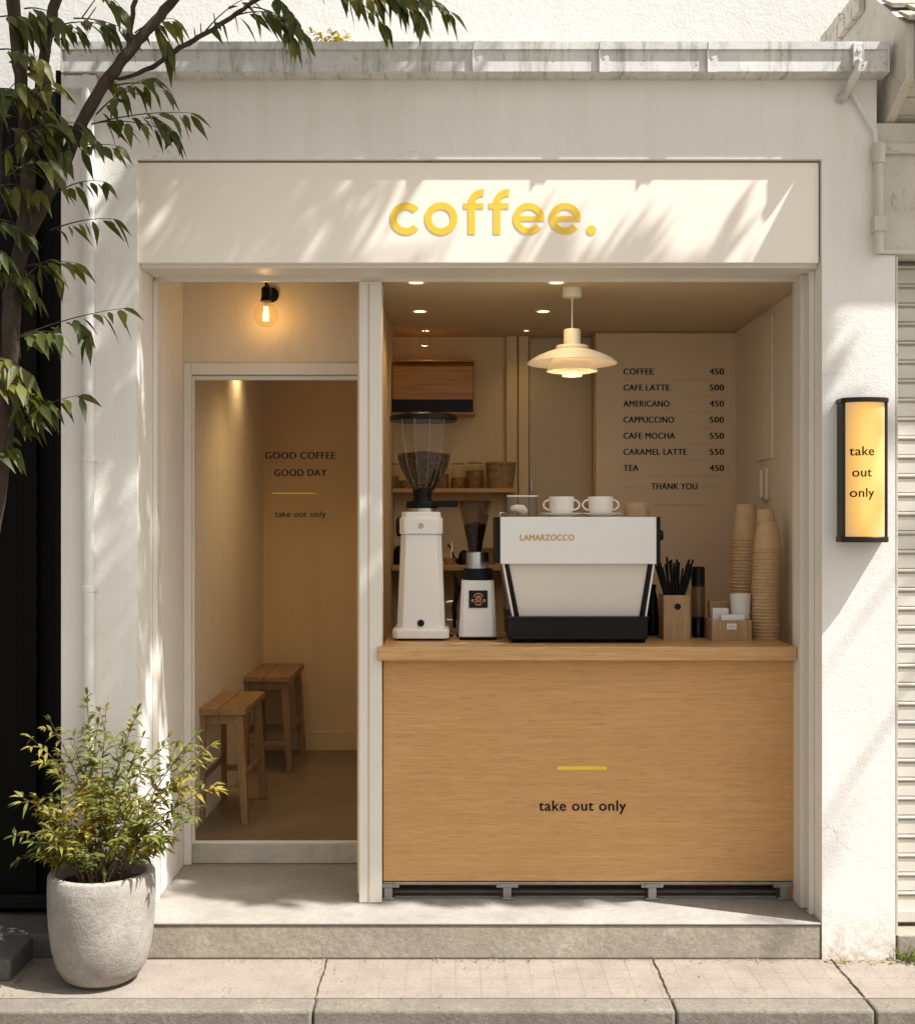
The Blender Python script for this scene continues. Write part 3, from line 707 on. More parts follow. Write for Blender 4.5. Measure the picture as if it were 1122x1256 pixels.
text('LAMARZOCCO', 'gold', EM, mx(638), mx(704), mz(663), ym - .0005, h=7.4 * sm, bold=0, extr=.001, spacing=1.03, wt=.018)
mtop = mz(634)
# drinks ware on the machine
yc = .58; sc = (5 + yc) / 1500
def zc_(py): return mtop + (633.5 - py) * sc
def cup_sauc(px, label_c, label_s):
    x = X(px, yc)
    sa = MB().lathe([(.001, mtop + .004), (.045, mtop + .003), (.055, mtop), (.060, mtop + .004), (.096, mtop + .016), (.098, mtop + .019), (.094, mtop + .019), (.062, mtop + .010), (.001, mtop + .009)], (x, yc, 0), 40, cap=False).build('saucer', 'ceramic')
    tag(sa, label_s, 'saucer', 'saucers on the espresso machine')
    cu = thing('coffee_cup', label_c, 'cup', (x, yc, mtop + .010), 'two handled cups on the espresso machine')
    b0 = mtop + .0105; b1 = zc_(608.5)
    MB().lathe([(.036, b0), (.048, b0 + .010), (.055, b0 + .025), (.0575, b1), (.0545, b1), (.051, b0 + .03), (.04, b0 + .014), (.001, b0 + .012)], (x, yc, 0), 36, cap=False).build('cup_body', 'ceramic', cu)
    for sx in (-1, 1):
        pts = [(x + sx * (.052 + .030 * math.sin(t)), yc, b0 + .045 - .021 * math.cos(t) * 1.1) for t in [PI * q / 10 for q in range(11)]]
        MB().tube(pts, .0042, 8).build('handle', 'ceramic', cu)
cup_sauc(688.5, 'white two handled cup on the saucer next to the glass box', 'white saucer next to the glass box on the machine')
cup_sauc(736.5, 'white two handled cup on the saucer beside the tan cup', 'white saucer beside the tan cup on the machine')
x = X(781, yc)
tn = MB().lathe([(.052, mtop), (.056, mtop + .006), (.056, mtop + .066), (.052, mtop + .066), (.051, mtop + .01), (.001, mtop + .008)], (x, yc, 0), 32, cap=False).build('pottery_cup', 'tan')
tag(tn, 'tan pottery cup without handles at the right end of the machine top', 'cup')
x0, x1 = X(621.5, .55), X(658, .55)
gb = thing('glass_box', 'clear square glass box with wrapped sweets at left of the machine top', 'box', ((x0 + x1) / 2, .55, mtop))
w = .004; zt = mtop + 25.5 * 5.55 / 1500
MB().box(x0, x1, .485, .485 + w, mtop + .001, zt).box(x0, x1, .62 - w, .62, mtop + .001, zt).box(x0, x0 + w, .485 + w, .62 - w, mtop + .001, zt).box(x1 - w, x1, .485 + w, .62 - w, mtop + .001, zt).box(x0 + w, x1 - w, .485 + w, .62 - w, mtop + .001, mtop + .004).build('glass_wall', 'glass', gb, smooth=0)
e = MB().tube([(x0, .485, zt), (x1, .485, zt), (x1, .62, zt), (x0, .62, zt), (x0, .485, zt)], .0022, 6); e.build('rim', 'ceramic', gb)
for i in range(9):
    a = random.random() * 6.28; r_ = random.uniform(.0, .035)
    tag(MB().ellip(((x0 + x1) / 2 + r_ * math.cos(a) * 1.1, .552 + r_ * math.sin(a), mtop + .018 + random.uniform(0, .026)), .022, .016, .014, 10, 6).build('wrapped_sweet', 'ceramic'), 'pale wrapped sweet inside the clear glass box on the machine', 'sweet', 'wrapped sweets in the glass box')
tag(MB().tube([(X(612, .6), .6, mtop), (X(613, .6), .6, mtop + .015), (X(617, .6), .6, mtop + .022), (X(621, .6), .56, mtop + .012)], .004, 6).build('steel_hook', 'steel'), 'small steel hook left of the glass box on the machine top', 'hook')

# ------------------------------------------------------------------ straws, jar, tray, cup stacks
ys = .56; ss = (5 + ys) / 1500
x0, x1 = X(813.5, ys - .01), X(846, ys - .01); zt = Z(730, ys)
sb = thing('straw_box', 'wooden box with a round hole holding black straws on the counter', 'box', ((x0 + x1) / 2, ys + .05, cz))
sbm = MB().box(x0, x1, ys - .01, ys, cz, zt).box(x0, x1, ys + .11, ys + .12, cz, zt).box(x0, x0 + .009, ys, ys + .11, cz, zt).box(x1 - .009, x1, ys, ys + .11, cz, zt).box(x0 + .009, x1 - .009, ys, ys + .11, cz, cz + .008)
sbm.build('box_wall', 'boxwood', sb, bevel=.0015)
MB().lathe([(4 * ss, ys - .0115), (4 * ss, ys - .0095)], (X(830.5, ys), 0, Z(744, ys)), 20, 'y').build('round_hole', 'black', sb)
for i in range(24):
    u = (i % 8) / 7 - .5; v_ = (i // 8) / 2 - .5
    bx = (x0 + x1) / 2 + u * (x1 - x0 - .04); by = ys + .055 + v_ * .06
    L_ = random.uniform(.30, .335); tx = bx + u * .085 + random.uniform(-.014, .014)
    top = cz + .012 + L_ + .03 - abs(u) * .05 + random.uniform(-.012, .012)
    o = MB().tube([(bx - u * .01, by, cz + .01), (bx, by, zt), (tx, by + v_ * .03, top)], .0052, 7).build('straw', 'blackplastic')
    tag(o, 'black drinking straw standing in the wooden box', 'straw', 'black straws in the wooden box')
yj = .68; sj = (5 + yj) / 1500; xj = X(856, yj)
jr = thing('black_jar', 'tall dark glass jar with black lid between the straw box and tray', 'jar', (xj, yj, cz))
MB().lathe([(8.5 * sj, cz), (8.5 * sj, Z(722, yj)), (7.5 * sj, Z(718, yj))], (xj, yj, 0), 24).build('jar_body', 'smoke', jr)
MB().lathe([(7.6 * sj, cz + .002), (7.6 * sj, Z(757, yj)), (.001, Z(755, yj))], (xj, yj, 0), 20).build('jar_contents', 'blackplastic', jr)
MB().lathe([(8.2 * sj, Z(719, yj)), (8.2 * sj, Z(696, yj)), (7 * sj, Z(695, yj))], (xj, yj, 0), 24).build('lid', 'blackplastic', jr)
kx = X(802, .75)
tag(MB().lathe([(.028, cz), (.03, cz + .02), (.024, cz + .17), (.012, cz + .21), (.016, cz + .24)], (kx, .78, 0), 16).build('dark_bottle', 'blackplastic'), 'dark bottle half hidden behind the wooden straw box', 'bottle')
yt = .50; x0, x1 = X(873, yt), X(922, yt); zt = Z(761, yt)
tr = thing('wooden_tray', 'small open wooden tray with white label holding sugar and lids', 'tray', ((x0 + x1) / 2, yt + .1, cz))
MB().box(x0, x1, yt, yt + .009, cz, zt).box(x0, x1, yt + .171, yt + .18, cz, zt).box(x0, x0 + .009, yt + .009, yt + .171, cz, zt).box(x1 - .009, x1, yt + .009, yt + .171, cz, zt).box(x0 + .009, x1 - .009, yt + .009, yt + .171, cz, cz + .008).build('tray_wall', 'boxwood', tr, bevel=.0015)
MB().box(X(891.5, yt), X(903, yt), yt - .001, yt + .001, Z(772, yt), Z(765, yt)).build('label_card', 'paper', tr, smooth=0)
pr = MB()
for q in range(3): pr.box(X(893.5 + q * 2.8, yt), X(895.3 + q * 2.8, yt), yt - .0014, yt - .0008, Z(770.4, yt), Z(766.8, yt))
pr.build('label_print', 'faint', tr, smooth=0)
tag(MB().box(X(884, yt + .03), X(913, yt + .03), yt + .02, yt + .07, cz + .009, Z(754, yt + .04)).build('paper_packet', 'paper', bevel=.004), 'white folded paper packets at the front of the wooden tray', 'packet')
tag(MB().box(X(873.5, yt + .1), X(893, yt + .1), yt + .09, yt + .12, cz + .009, Z(746, yt + .1)).build('paper_packet', 'paper', bevel=.003), 'white paper packet upright at the left of the wooden tray', 'packet')
tag(MB().box(X(870, yt + .2), X(894, yt + .2), yt + .19, yt + .25, cz, Z(737, yt + .2)).build('wood_case', 'boxwood', bevel=.003), 'dark wooden case standing behind the small tray', 'case')
xc_ = X(908, yt + .12); sq = (5.12 + yt) / 1500
tag(MB().lathe([(10.5 * sq, cz + .009), (12.6 * sq, Z(729.5, yt + .12)), (13 * sq, Z(728.5, yt + .12)), (12 * sq, Z(728.5, yt + .12)), (12 * sq, Z(730, yt + .12)), (.001, Z(729.6, yt + .12))], (xc_, yt + .125, 0), 32).build('paper_cup', 'paper'), 'plain white paper cup standing in the wooden tray', 'cup')

def paper_cup_mesh(rt, rb, h):     # upside down: rim (rt) low, base (rb) high
    return MB().lathe([(rt - .003, .0), (rt + .0025, .0005), (rt + .0035, .003), (rt + .0025, .0055), (rt, .006), (rb, h), (rb - .003, h), (rb - .004, h - .006), (.001, h - .006)], (0, 0, 0), 30, cap=False)
def stack(px, y, npx_rim, n, h, label, label_top, group):
    s_ = (5 + y) / 1500; rt = 16.6 * s_; rb = 12.2 * s_
    first = None; x_ = X(px, y)
    for i in range(n):
        z = cz + i * npx_rim + random.uniform(-.001, .001)
        if first is None:
            first = paper_cup_mesh(rt, rb, h).build('paper_cup', 'kraft'); o = first
        else:
            o = first.copy(); C.objects.link(o)
        lean = .006 * math.sin(i * .11 + px)
        o.location = (x_ + lean + random.uniform(-.0008, .0008), y, z); o.rotation_euler = (0, 0, random.random() * 6)
        tag(o, label if i < n - 1 else label_top, 'cup', group)
    return first, x_, cz + (n - 1) * npx_rim + h
f1, xa, zt1 = stack(940, .62, .0152, 28, .125, 'brown paper cup nested in the front stack beside the tray', 'second brown paper cup from the top of the front stack', 'stacked brown paper cups')
tc = paper_cup_mesh(10.8 * 5.62 / 1500, 10.3 * 5.62 / 1500, .062).build('paper_cup', 'kraft'); tc.location = (X(938.5, .62), .62, zt1 - .004)
tag(tc, 'short brown paper cup topping the front stack', 'cup', 'stacked brown paper cups')
stack(914.5, .86, .0160, 29, .172, 'brown paper cup nested in the rear stack behind the tray', 'tall brown paper cup topping the rear stack', 'stacked brown paper cups')

# ------------------------------------------------------------------ pendant lamp
yp = .46; sp_ = (5 + yp) / 1500; xp = X(701.5, yp)
def zp(py): return Z(py, yp)
PL = thing('pendant_lamp', 'white pendant lamp of tiered shades hanging over the counter', 'lamp', (xp, yp, zp(404)))
t_ = NT('lamp_shade'); t_.b.inputs['Base Color'].default_value = (.80, .74, .62, 1); t_.b.inputs['Roughness'].default_value = .45
M['shade'] = t_.m
MB().lathe([(12 * sp_, ceilz - .001), (12 * sp_, zp(363)), (11 * sp_, zp(364.5))], (xp, yp, 0), 28).build('ceiling_rose', 'shade', PL)
MB().tube([(xp, yp, zp(364)), (xp, yp, zp(404))], .0032, 6).build('cord', 'shade', PL)
MB().lathe([(9.5 * sp_, zp(404)), (10.4 * sp_, zp(406)), (10.4 * sp_, zp(424))], (xp, yp, 0), 32).build('upper_cap', 'shade', PL)
MB().lathe([(19 * sp_, zp(424)), (20 * sp_, zp(425.5)), (20 * sp_, zp(428)), (10 * sp_, zp(428.5))], (xp, yp, 0), 40).build('collar', 'shade', PL)
def shadeb(pr, name):
    o = [(r_ * sp_, zp(z_)) for r_, z_ in pr]; i_ = [(max(.001, r_ * sp_ - .002), zp(z_) - .002) for r_, z_ in reversed(pr)]
    MB().lathe(o + i_, (xp, yp, 0), 56, cap=False).build(name, 'shade', PL, smooth=50)
shadeb([(18, 428), (30, 431.5), (42, 436.5), (50, 441), (55.5, 445.5)], 'large_shade')
shadeb([(21, 438), (24, 442), (28, 448), (31.5, 455)], 'middle_shade')
shadeb([(14.5, 446), (20.5, 456.5)], 'lower_shade')
shadeb([(9, 454), (12.7, 460.5)], 'bottom_shade')
MB().lathe([(.010, zp(461)), (.020, zp(459)), (.030, zp(452)), (.022, zp(446)), (.012, zp(441))], (xp, yp, 0), 24).build('bulb', emit('pendant_bulb', (1., .72, .38), 6), PL)
lamp('pendant_light', 'POINT', (xp, yp, zp(457)), 1.0, (1., .66, .32), PL, .03)
lamp('pendant_light', 'POINT', (xp, yp, zp(433.5)), .5, (1., .66, .32), PL, .012)

# ------------------------------------------------------------------ downlights
DLM = emit('downlight_lens', (1., .76, .40), 2.6)
def downlight(x, y, label, power, k=1.):
    d = thing('ceiling_downlight', label, 'downlight', (x, y, ceilz), 'recessed ceiling downlights')
    MB().lathe([(.030 * k, ceilz - .0008), (.042 * k, ceilz - .0008), (.043 * k, ceilz - .005), (.034 * k, ceilz - .006), (.030 * k, ceilz - .003)], (x, y, 0), 28, cap=False).build('trim_ring', 'shade', d)
    MB().lathe([(.031 * k, ceilz - .0015), (.031 * k, ceilz - .003)], (x, y, 0), 24).build('lens', DLM, d)
    lamp('spot', 'SPOT', (x, y, ceilz - .012), power, WCOL, d, .03, (0, 0, 0), spot_size=math.radians(125), spot_blend=1.)
DP = 3.0
downlight(-.18, .318, 'recessed ceiling downlight nearest the window, above the tall grinder', DP * .7)
downlight(.43, .318, 'recessed ceiling downlight nearest the window, left of the pendant rose', DP * .7)
downlight(-.186, 1.05, 'recessed ceiling downlight in front of the wooden air conditioner', DP)
downlight(.424, 1.05, 'recessed ceiling downlight just left of the pendant cord', DP)
downlight(-.174, 1.66, 'recessed ceiling downlight against the back wall over the glass globe', DP * .4, .65)
downlight(.375, 1.66, 'recessed ceiling downlight against the back wall by the door post', DP * .3, .5)
downlight(-.80, 1.75, 'added unseen downlight brightening the middle of the stool room', 14.0)  # unseen lamp added to brighten the room behind the glass door
d = downlight(-1.25, 2.25, 'recessed ceiling downlight over the left wall of the stool room', 9.0)

# ------------------------------------------------------------------ menu wall lettering
mn = thing('menu_board', 'painted drinks menu with prices on the cream wall behind the counter', 'menu', ((X(731, 1.7) + 1.53) / 2, 1.71, 1.6))
yw = 1.712
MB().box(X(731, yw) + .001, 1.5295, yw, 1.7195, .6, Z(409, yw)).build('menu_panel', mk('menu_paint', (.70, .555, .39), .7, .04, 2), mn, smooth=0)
ym2 = yw - .0008
rows = [('COFFEE', '450', 801), ('CAFE LATTE', '500', 820.7), ('AMERICANO', '450', 820.8), ('CAPPUCCINO', '500', 826.4), ('CAFE MOCHA', '550', 827.5), ('CARAMEL LATTE', '550', 842), ('TEA', '450', 782.8)]
s_m = (5 + ym2) / 1500
rules = MB()
for i, (a, b, xe) in enumerate(rows):
    py = 459.2 + i * 19.72
    text(a, 'inkblue', mn, X(764.6, ym2), X(xe, ym2), Z(py, ym2), ym2, name='menu_item', h=7.4 * s_m, bold=0, wt=.026)
    text(b, 'inkblue', mn, X(870.3, ym2), X(887.4, ym2), Z(py, ym2), ym2, name='price', h=7.4 * s_m, bold=0, wt=.026)
    rules.box(X(764.6, ym2), X(887.4, ym2), ym2, ym2 + .0005, Z(py + 6.9, ym2), Z(py + 6.2, ym2))
rules.build('rule_line', 'faint', mn, smooth=0)
text('THANK YOU', 'inkblue', mn, X(798.7, ym2), X(854.8, ym2), Z(600.2, ym2), ym2, h=7.6 * s_m, bold=0, wt=.026)
MB().box(X(800, ym2), X(862, ym2), ym2, ym2 + .0005, Z(620.2, ym2), Z(618.6, ym2)).box(X(764, ym2), X(793, ym2), ym2, ym2 + .0005, Z(597, ym2), Z(596.3, ym2)).box(X(861, ym2), X(883, ym2), ym2, ym2 + .0005, Z(597, ym2), Z(596.3, ym2)).build('yellow_rule', 'yellowrule', mn, smooth=0)

# ------------------------------------------------------------------ things on the back and right walls
ac = thing('air_conditioner', 'wood faced air conditioner with black outlet high on the back wall', 'air conditioner', (X(527, 1.7), 1.9, Z(505, 1.66)))
ya = 1.66; ax0, ax1 = X(450, ya), X(580, ya)
MB().prism([(1.899, Z(444, ya)), (ya + .03, Z(444, ya)), (ya, Z(449, ya)), (ya, Z(490, ya)), (1.899, Z(490, ya))], 'x', max(ax0, -.355), ax1).build('casing', 'acwood', ac, bevel=.003)
MB().box(-.355, X(583, ya), ya - .004, 1.89, Z(444, ya) + .001, Z(442, ya) + .002).box(ax1 + .0005, X(583, ya), ya - .004, 1.89, Z(507, ya), Z(444, ya)).box(-.355, X(583, ya), ya - .004, 1.89, Z(508, ya), Z(505.5, ya)).build('edge_trim', 'acwood', ac, bevel=.002)
MB().box(-.355, ax1 - .001, ya + .012, 1.89, Z(505, ya), Z(490.5, ya)).build('air_outlet', 'blackplastic', ac)
MB().box(-.33, ax1 - .06, ya + .006, ya + .012, Z(499, ya), Z(497.5, ya)).build('louvre', 'blackplastic', ac)
gl = thing('glass_globe', 'small clear glass globe on a stem above the wooden air conditioner', 'lamp', (X(521, 1.6), 1.6, Z(418, 1.6)))
yg = 1.60
MB().ellip((X(521, yg), yg, Z(418, yg)), .031, .031, .031, 20, 12).build('globe', 'glass', gl)
MB().tube([(X(521, yg), yg, ceilz - .001), (X(521, yg), yg, Z(412, yg))], .004, 6).lathe([(.012, Z(412, yg)), (.012, Z(409, yg))], (X(521, yg), yg, 0), 12).build('stem', 'steel', gl)
# shelves
yS = 1.66
SHW = wood('shelf_wood', (.52, .33, .15), 'x', 1., .5, .25)
su = MB().box(-.355, X(633, yS), yS, 1.898, Z(604, yS), Z(599, yS)).build('wall_shelf', SHW, bevel=.002); tag(su, 'upper wooden wall shelf with jars and a wicker basket', 'shelf', 'wooden wall shelves')
zs1 = Z(599, yS)
slw = thing('wall_shelf', 'lower wooden wall shelf with dark kettle and bottles', 'shelf', (X(545, yS), 1.8, Z(700, yS)), 'wooden wall shelves')
zs0 = Z(693, yS)
MB().box(-.355, X(628, yS), yS - .06, 1.898, zs0 - .028, zs0).build('shelf_board', SHW, slw, bevel=.002)
MB().box(X(470, yS), X(475, yS), 1.75, 1.89, zs0 - .12, zs0 - .029).box(X(615, yS), X(619, yS), 1.75, 1.89, zs0 - .12, zs0 - .029).build('shelf_bracket', SHW, slw, bevel=.002)
def jar(px, w, h, label, fill, yj=1.76):
    s_ = (5 + yj) / 1500; x_ = X(px, yj); r_ = w / 2 * s_; hh = h * s_
    o = thing('storage_jar', label, 'jar', (x_, yj, zs1), 'glass jars on the upper shelf')
    MB().lathe([(r_ * .9, zs1 + .001), (r_, zs1 + .01), (r_, zs1 + hh * .86), (r_ * .85, zs1 + hh * .92), (r_ * .85, zs1 + hh)], (x_, yj, 0), 24, cap=False).build('jar_glass', 'amberglass', o)
    MB().lathe([(r_ * .88, zs1 + .002), (r_ * .94, zs1 + .01), (r_ * .94, zs1 + hh * fill), (.001, zs1 + hh * (fill + .05))], (x_, yj, 0), 20).build('jar_contents', 'jarfill', o)
    MB().lathe([(r_ * .9, zs1 + hh), (r_ * .92, zs1 + hh * 1.02), (r_ * .6, zs1 + hh * 1.05)], (x_, yj, 0), 20).build('lid', 'smoke', o)
jar(480, 18, 30, 'amber glass jar at the far left end of the upper shelf', .5)
jar(497, 16, 28, 'second glass jar from the left behind the tall grinder hopper', .35)
jar(542, 17, 30, 'glass jar just right of the tall grinder hopper', .6)
jar(562, 19, 30, 'glass jar in the middle of the upper shelf group', .45)
jar(582, 22, 31, 'wide glass jar next to the wicker basket', .72)
yB_ = 1.76; s_ = 6.76 / 1500; bx_ = X(614, yB_)
bk = thing('wicker_basket', 'brown wicker basket at the right end of the upper shelf', 'basket', (bx_, yB_, zs1))
MB().lathe([(15 * s_, zs1 + .001), (18.5 * s_, zs1 + 30 * s_), (17.5 * s_, zs1 + 30 * s_), (14.5 * s_, zs1 + .01), (.001, zs1 + .008)], (bx_, yB_, 0), 28, cap=False).build('basket_body', 'wicker', bk)
MB().lathe([(18 * s_, zs1 + 29 * s_), (19.5 * s_, zs1 + 30 * s_), (19.3 * s_, zs1 + 32 * s_), (18 * s_, zs1 + 32.5 * s_)], (bx_, yB_, 0), 28, cap=False).build('basket_rim', 'wicker', bk)
yk = 1.72; s_ = 6.72 / 1500
def shelf_thing(name, px, prof, mat, label, cat):
    o = MB().lathe([(r_ * s_, zs0 + .0005 + h_ * s_) for r_, h_ in prof], (X(px, yk), yk, 0), 20).build(name, mat); return tag(o, label, cat)
shelf_thing('dark_bottle', 473, [(3.5, 0), (3.8, 2), (3.8, 24), (1.6, 30), (1.6, 36)], 'blackplastic', 'black bottle at the left end of the lower shelf', 'bottle')
shelf_thing('storage_tin', 489, [(6, 0), (6.5, 1), (6.5, 16), (5, 21), (2, 23)], 'blackplastic', 'black rounded tin left of the tall grinder on the lower shelf', 'tin')
shelf_thing('wooden_bowl', 551, [(4, 0), (7, 4), (8, 8), (7.4, 8), (.1, 3)], SHW, 'small wooden bowl right of the tall grinder on the lower shelf', 'bowl')
shelf_thing('white_bottle', 554, [(1.8, 8), (1.9, 22), (1.0, 25), (.8, 29)], 'ceramic', 'slim white bottle standing in the small wooden bowl', 'bottle')
kt = thing('kettle', 'black kettle with thin spout behind the small grinder', 'kettle', (X(569, yk), yk, zs0))
MB().lathe([(7.5 * s_, zs0 + .001), (8 * s_, zs0 + 4 * s_), (6.5 * s_, zs0 + 13 * s_), (4 * s_, zs0 + 16 * s_), (1.2 * s_, zs0 + 18 * s_)], (X(569, yk), yk, 0), 22).build('kettle_body', 'blackplastic', kt)
MB().tube([P(563, 690, yk), P(556, 684, yk), P(553, 672, yk), P(549, 668, yk)], [.012, .010, .007, .006], 8).build('spout', 'blackplastic', kt)
MB().tube([P(574, 678, yk), P(582, 676, yk), P(584, 684, yk), P(578, 691, yk)], .008, 8).build('handle', 'blackplastic', kt)
shelf_thing('coffee_tin', 600, [(8, 0), (8, 20), (7.6, 20.5)], 'jarfill', 'brown tin at the right end of the lower shelf', 'tin')
# back door and post
bd = thing('back_door', 'plain cream interior door in the recess left of the menu wall', 'door', (X(690, 1.88), 1.89, .25))
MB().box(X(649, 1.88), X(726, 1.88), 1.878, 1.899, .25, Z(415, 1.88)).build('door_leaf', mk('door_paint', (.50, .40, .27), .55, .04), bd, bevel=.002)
MB().box(X(621, 1.86), X(634, 1.86), 1.86, 1.898, .25, ceilz - .002).box(X(636, 1.86), X(648, 1.86), 1.862, 1.898, .25, ceilz - .002).build('door_post', 'inner', bd, bevel=.002)
MB().tube([P(652, 590, 1.86), P(652, 602, 1.86)], .006, 6).tube([P(652, 646, 1.86), P(652, 658, 1.86)], .006, 6).build('hinge', 'steel', bd)
MB().box(1.527, 1.5305, .317, 1.719, .2505, ceilz - .006).build('side_lining', 'porch', SH, smooth=0)
# right wall panel and handset
cbn = thing('wall_panel', 'tall flush white access panel on the right side wall', 'panel', (1.525, 1.04, 2.1))
MB().box(1.514, 1.5265, .90, 1.19, 2.10, 2.80).build('panel_leaf', 'porch', cbn, bevel=.003)
ic = thing('door_phone', 'pale door phone handset on the right side wall beneath the panel', 'intercom', (1.52, 1.05, 2.0))
MB().box(1.505, 1.5265, .985, 1.075, 1.90, 2.06).build('phone_base', 'porch', ic, bevel=.006)
MB().box(1.486, 1.504, 1.0, 1.05, 1.91, 2.05).build('handset', 'porch', ic, bevel=.010)

# ------------------------------------------------------------------ stools
fz = .25
def make_stool(x0, x1, y0, y1, label):
    t = thing('wooden_stool', label, 'stool', ((x0 + x1) / 2, (y0 + y1) / 2, fz), 'wooden stools along the left wall')
    zt_ = fz + .595; xm = (x0 + x1) / 2
    MB().box(x0, xm - .0012, y0, y1, zt_ - .036, zt_).box(xm + .0012, x1, y0, y1, zt_ - .036, zt_).build('seat', 'stool', t, bevel=.005)
    for sx in (0, 1):
        for sy in (0, 1):
            tx = x0 + .045 if sx == 0 else x1 - .04; ty = y0 + .05 if sy == 0 else y1 - .05
            bx = tx + (-.0 if sx == 0 else .035); by = ty + (-.02 if sy == 0 else .02)
            w0, w1 = .019, .022
            MB().hexa([(bx - w0, by - w0, fz + .0005), (bx + w0, by - w0, fz + .0005), (bx + w0, by + w0, fz + .0005), (bx - w0, by + w0, fz + .0005)],
                      [(tx - w1, ty - w1, zt_ - .0365), (tx + w1, ty - w1, zt_ - .0365), (tx + w1, ty + w1, zt_ - .0365), (tx - w1, ty + w1, zt_ - .0365)]).build('leg', LEGW, t, bevel=.003)
    for y in (y0 + .05, y1 - .05): MB().box(x0 + .068, x1 - .06, y - .012, y + .012, zt_ - .085, zt_ - .04).build('apron', LEGW, t, bevel=.002)
    for y, yo in ((y0 + .05, -.014), (y1 - .05, .014)): MB().box(x0 + .064, x1 - .035, y + yo - .010, y + yo + .010, fz + .16, fz + .19).build('stretcher', LEGW, t, bevel=.002)
    for xq, xo in ((x0 + .045, 0), (x1 - .025, 0)): MB().box(xq - .009, xq + .009, y0 + .06, y1 - .06, fz + .215, fz + .245).build('stretcher', LEGW, t, bevel=.002)
    return t
LEGW = wood('stool_leg_wood', (.32, .19, .085), 'z', 1., .45, .3, True)
make_stool(-1.350, -1.075, 1.20, 1.84, 'wooden slat stool nearest the glass door')
make_stool(-1.345, -1.025, 2.48, 3.18, 'wooden slat stool at the back wall, farther from the door')

# ------------------------------------------------------------------ left neighbour
lb = thing('dark_building', 'black clad neighbouring building at the left edge', 'building', (-2.6, .1, 0))
MB().box(-6, -1.625, .30, 3.4, .12, 3.66).build('wall', 'clad', lb, smooth=0)
cb = MB()
for x in (-1.70, -1.84, -2.05, -2.3): cb.box(x - .028, x + .028, .27, .2995, .20, 3.6)
cb.box(-1.66, -1.626, .05, .2995, .1, 3.66)
cb.build('panel_batten', 'clad', lb, bevel=.003)
MB().box(-6, -1.66, .24, .2995, .135, .19).build('base_rail', 'black', lb, bevel=.003)
nb = thing('stone_step', 'dark grey stone step beside the planter at the left edge', 'step', (-2.3, 0, 0))
MB().box(-4, -1.742, -.235, .02, .0005, .086).build('lower_tread', 'darkstone', nb, bevel=.006, seg=3)
MB().box(-4, -1.64, .021, .299, .0005, .10).build('upper_tread', 'darkstone', nb, bevel=.006, seg=3)

# ------------------------------------------------------------------ right neighbour
rb = thing('shuttered_building', 'weathered cream neighbouring building with tiled eaves at the right edge', 'building', (2.6, .1, 0))
MB().box(1.79, 6, .16, 3, 0, 2.885).box(1.7135, 6, .02, 3, 2.886, 3.43).build('wall', 'oldpaint', rb, smooth=0)
MB().box(1.793, 1.80, .0, .16, .1, 2.88).build('side_return', 'oldpaint', rb, smooth=0)
MB().box(1.7140, 6, .002, .019, 3.30, 3.345).box(1.7145, 6, -.012, .019, 2.887, 2.905).build('moulding', 'oldpaint', rb, bevel=.003)
ev = MB()
ev.prism([(-.19, 3.54), (-.19, 3.755), (.24, 4.06), (.85, 4.05), (.85, 3.62), (.14, 3.39)], 'x', 1.76, 1.80)
ev.build('verge_board', 'oldpaint', rb, bevel=.004)
MB().prism([(-.175, 3.56), (-.175, 3.74), (.24, 4.045), (.85, 4.04), (.85, 3.64), (.15, 3.425)], 'x', 1.8005, 6).build('eaves', 'oldpaint', rb, smooth=0)
MB().box(1.8005, 6, -.215, -.176, 3.53, 3.745).build('fascia_board', 'metalwhite', rb, bevel=.004)
sf = MB()
for i in range(3):
    a0 = i / 3; a1 = (i + .9) / 3
    ya_, za_ = -.17 + .30 * a0, 3.555 - .125 * a0; yb2, zb2 = -.17 + .30 * a1, 3.555 - .125 * a1
    sf.hexa([(1.801, ya_, za_ - .012), (6, ya_, za_ - .012), (6, yb2, zb2 - .012), (1.801, yb2, zb2 - .012)], [(1.801, ya_, za_ + .003), (6, ya_, za_ + .003), (6, yb2, zb2 + .003), (1.801, yb2, zb2 + .003)])
sf.build('soffit_board', 'oldpaint', rb, smooth=0)
tl = MB(); ns = 5
for i in range(ns):
    t0 = i / ns; t1 = (i + 1.25) / ns
    yA, zA = -.225 + .47 * t0, 3.745 + .325 * t0 + .012; yB2, zB2 = -.225 + .47 * t1, 3.745 + .325 * t1 + .004
    for j in range(34):
        xA = 1.762 + j * .125 + (.06 if i % 2 else 0); dz = random.uniform(-.004, .004)
        tl.hexa([(xA, yA, zA + dz), (xA + .121, yA, zA + dz), (xA + .121, yB2, zB2 + dz), (xA, yB2, zB2 + dz)], [(xA, yA, zA + .018 + dz), (xA + .121, yA, zA + .018 + dz), (xA + .121, yB2, zB2 + .012 + dz), (xA, yB2, zB2 + .012 + dz)])
tl.build('roof_tiles', 'shingle', rb, smooth=0)
rg = MB()
for i in range(6):
    y0 = .25 + i * .1; rg.box(1.735 + random.uniform(-.004, .004), 1.84, y0, y0 + .094, 4.062 + random.uniform(.0, .005), 4.11)
    rg.box(1.730, 1.759, y0 + .03, y0 + .12, 4.0, 4.060)
rg.build('verge_tiles', 'oldpaint', rb, bevel=.004)
rp = MB().tube([P(1077.5, 176, -.03), P(1077.5, 310, -.03)], .019, 12).lathe([(.026, Z(200, -.03)), (.026, Z(176, -.03))], (X(1077.5, -.03), -.03, 0), 12)
rp = rp.build('downpipe', 'oldpaint', rb)
MB().box(X(1070, -.03), X(1085, -.03), -.055, .001, Z(284, -.03), Z(266, -.03)).build('pipe_clip', 'oldpaint', rp, bevel=.002)
sh = thing('roller_shutter', 'closed cream roller shutter with horizontal ribs at the right edge', 'shutter', (2.4, .13, .12))
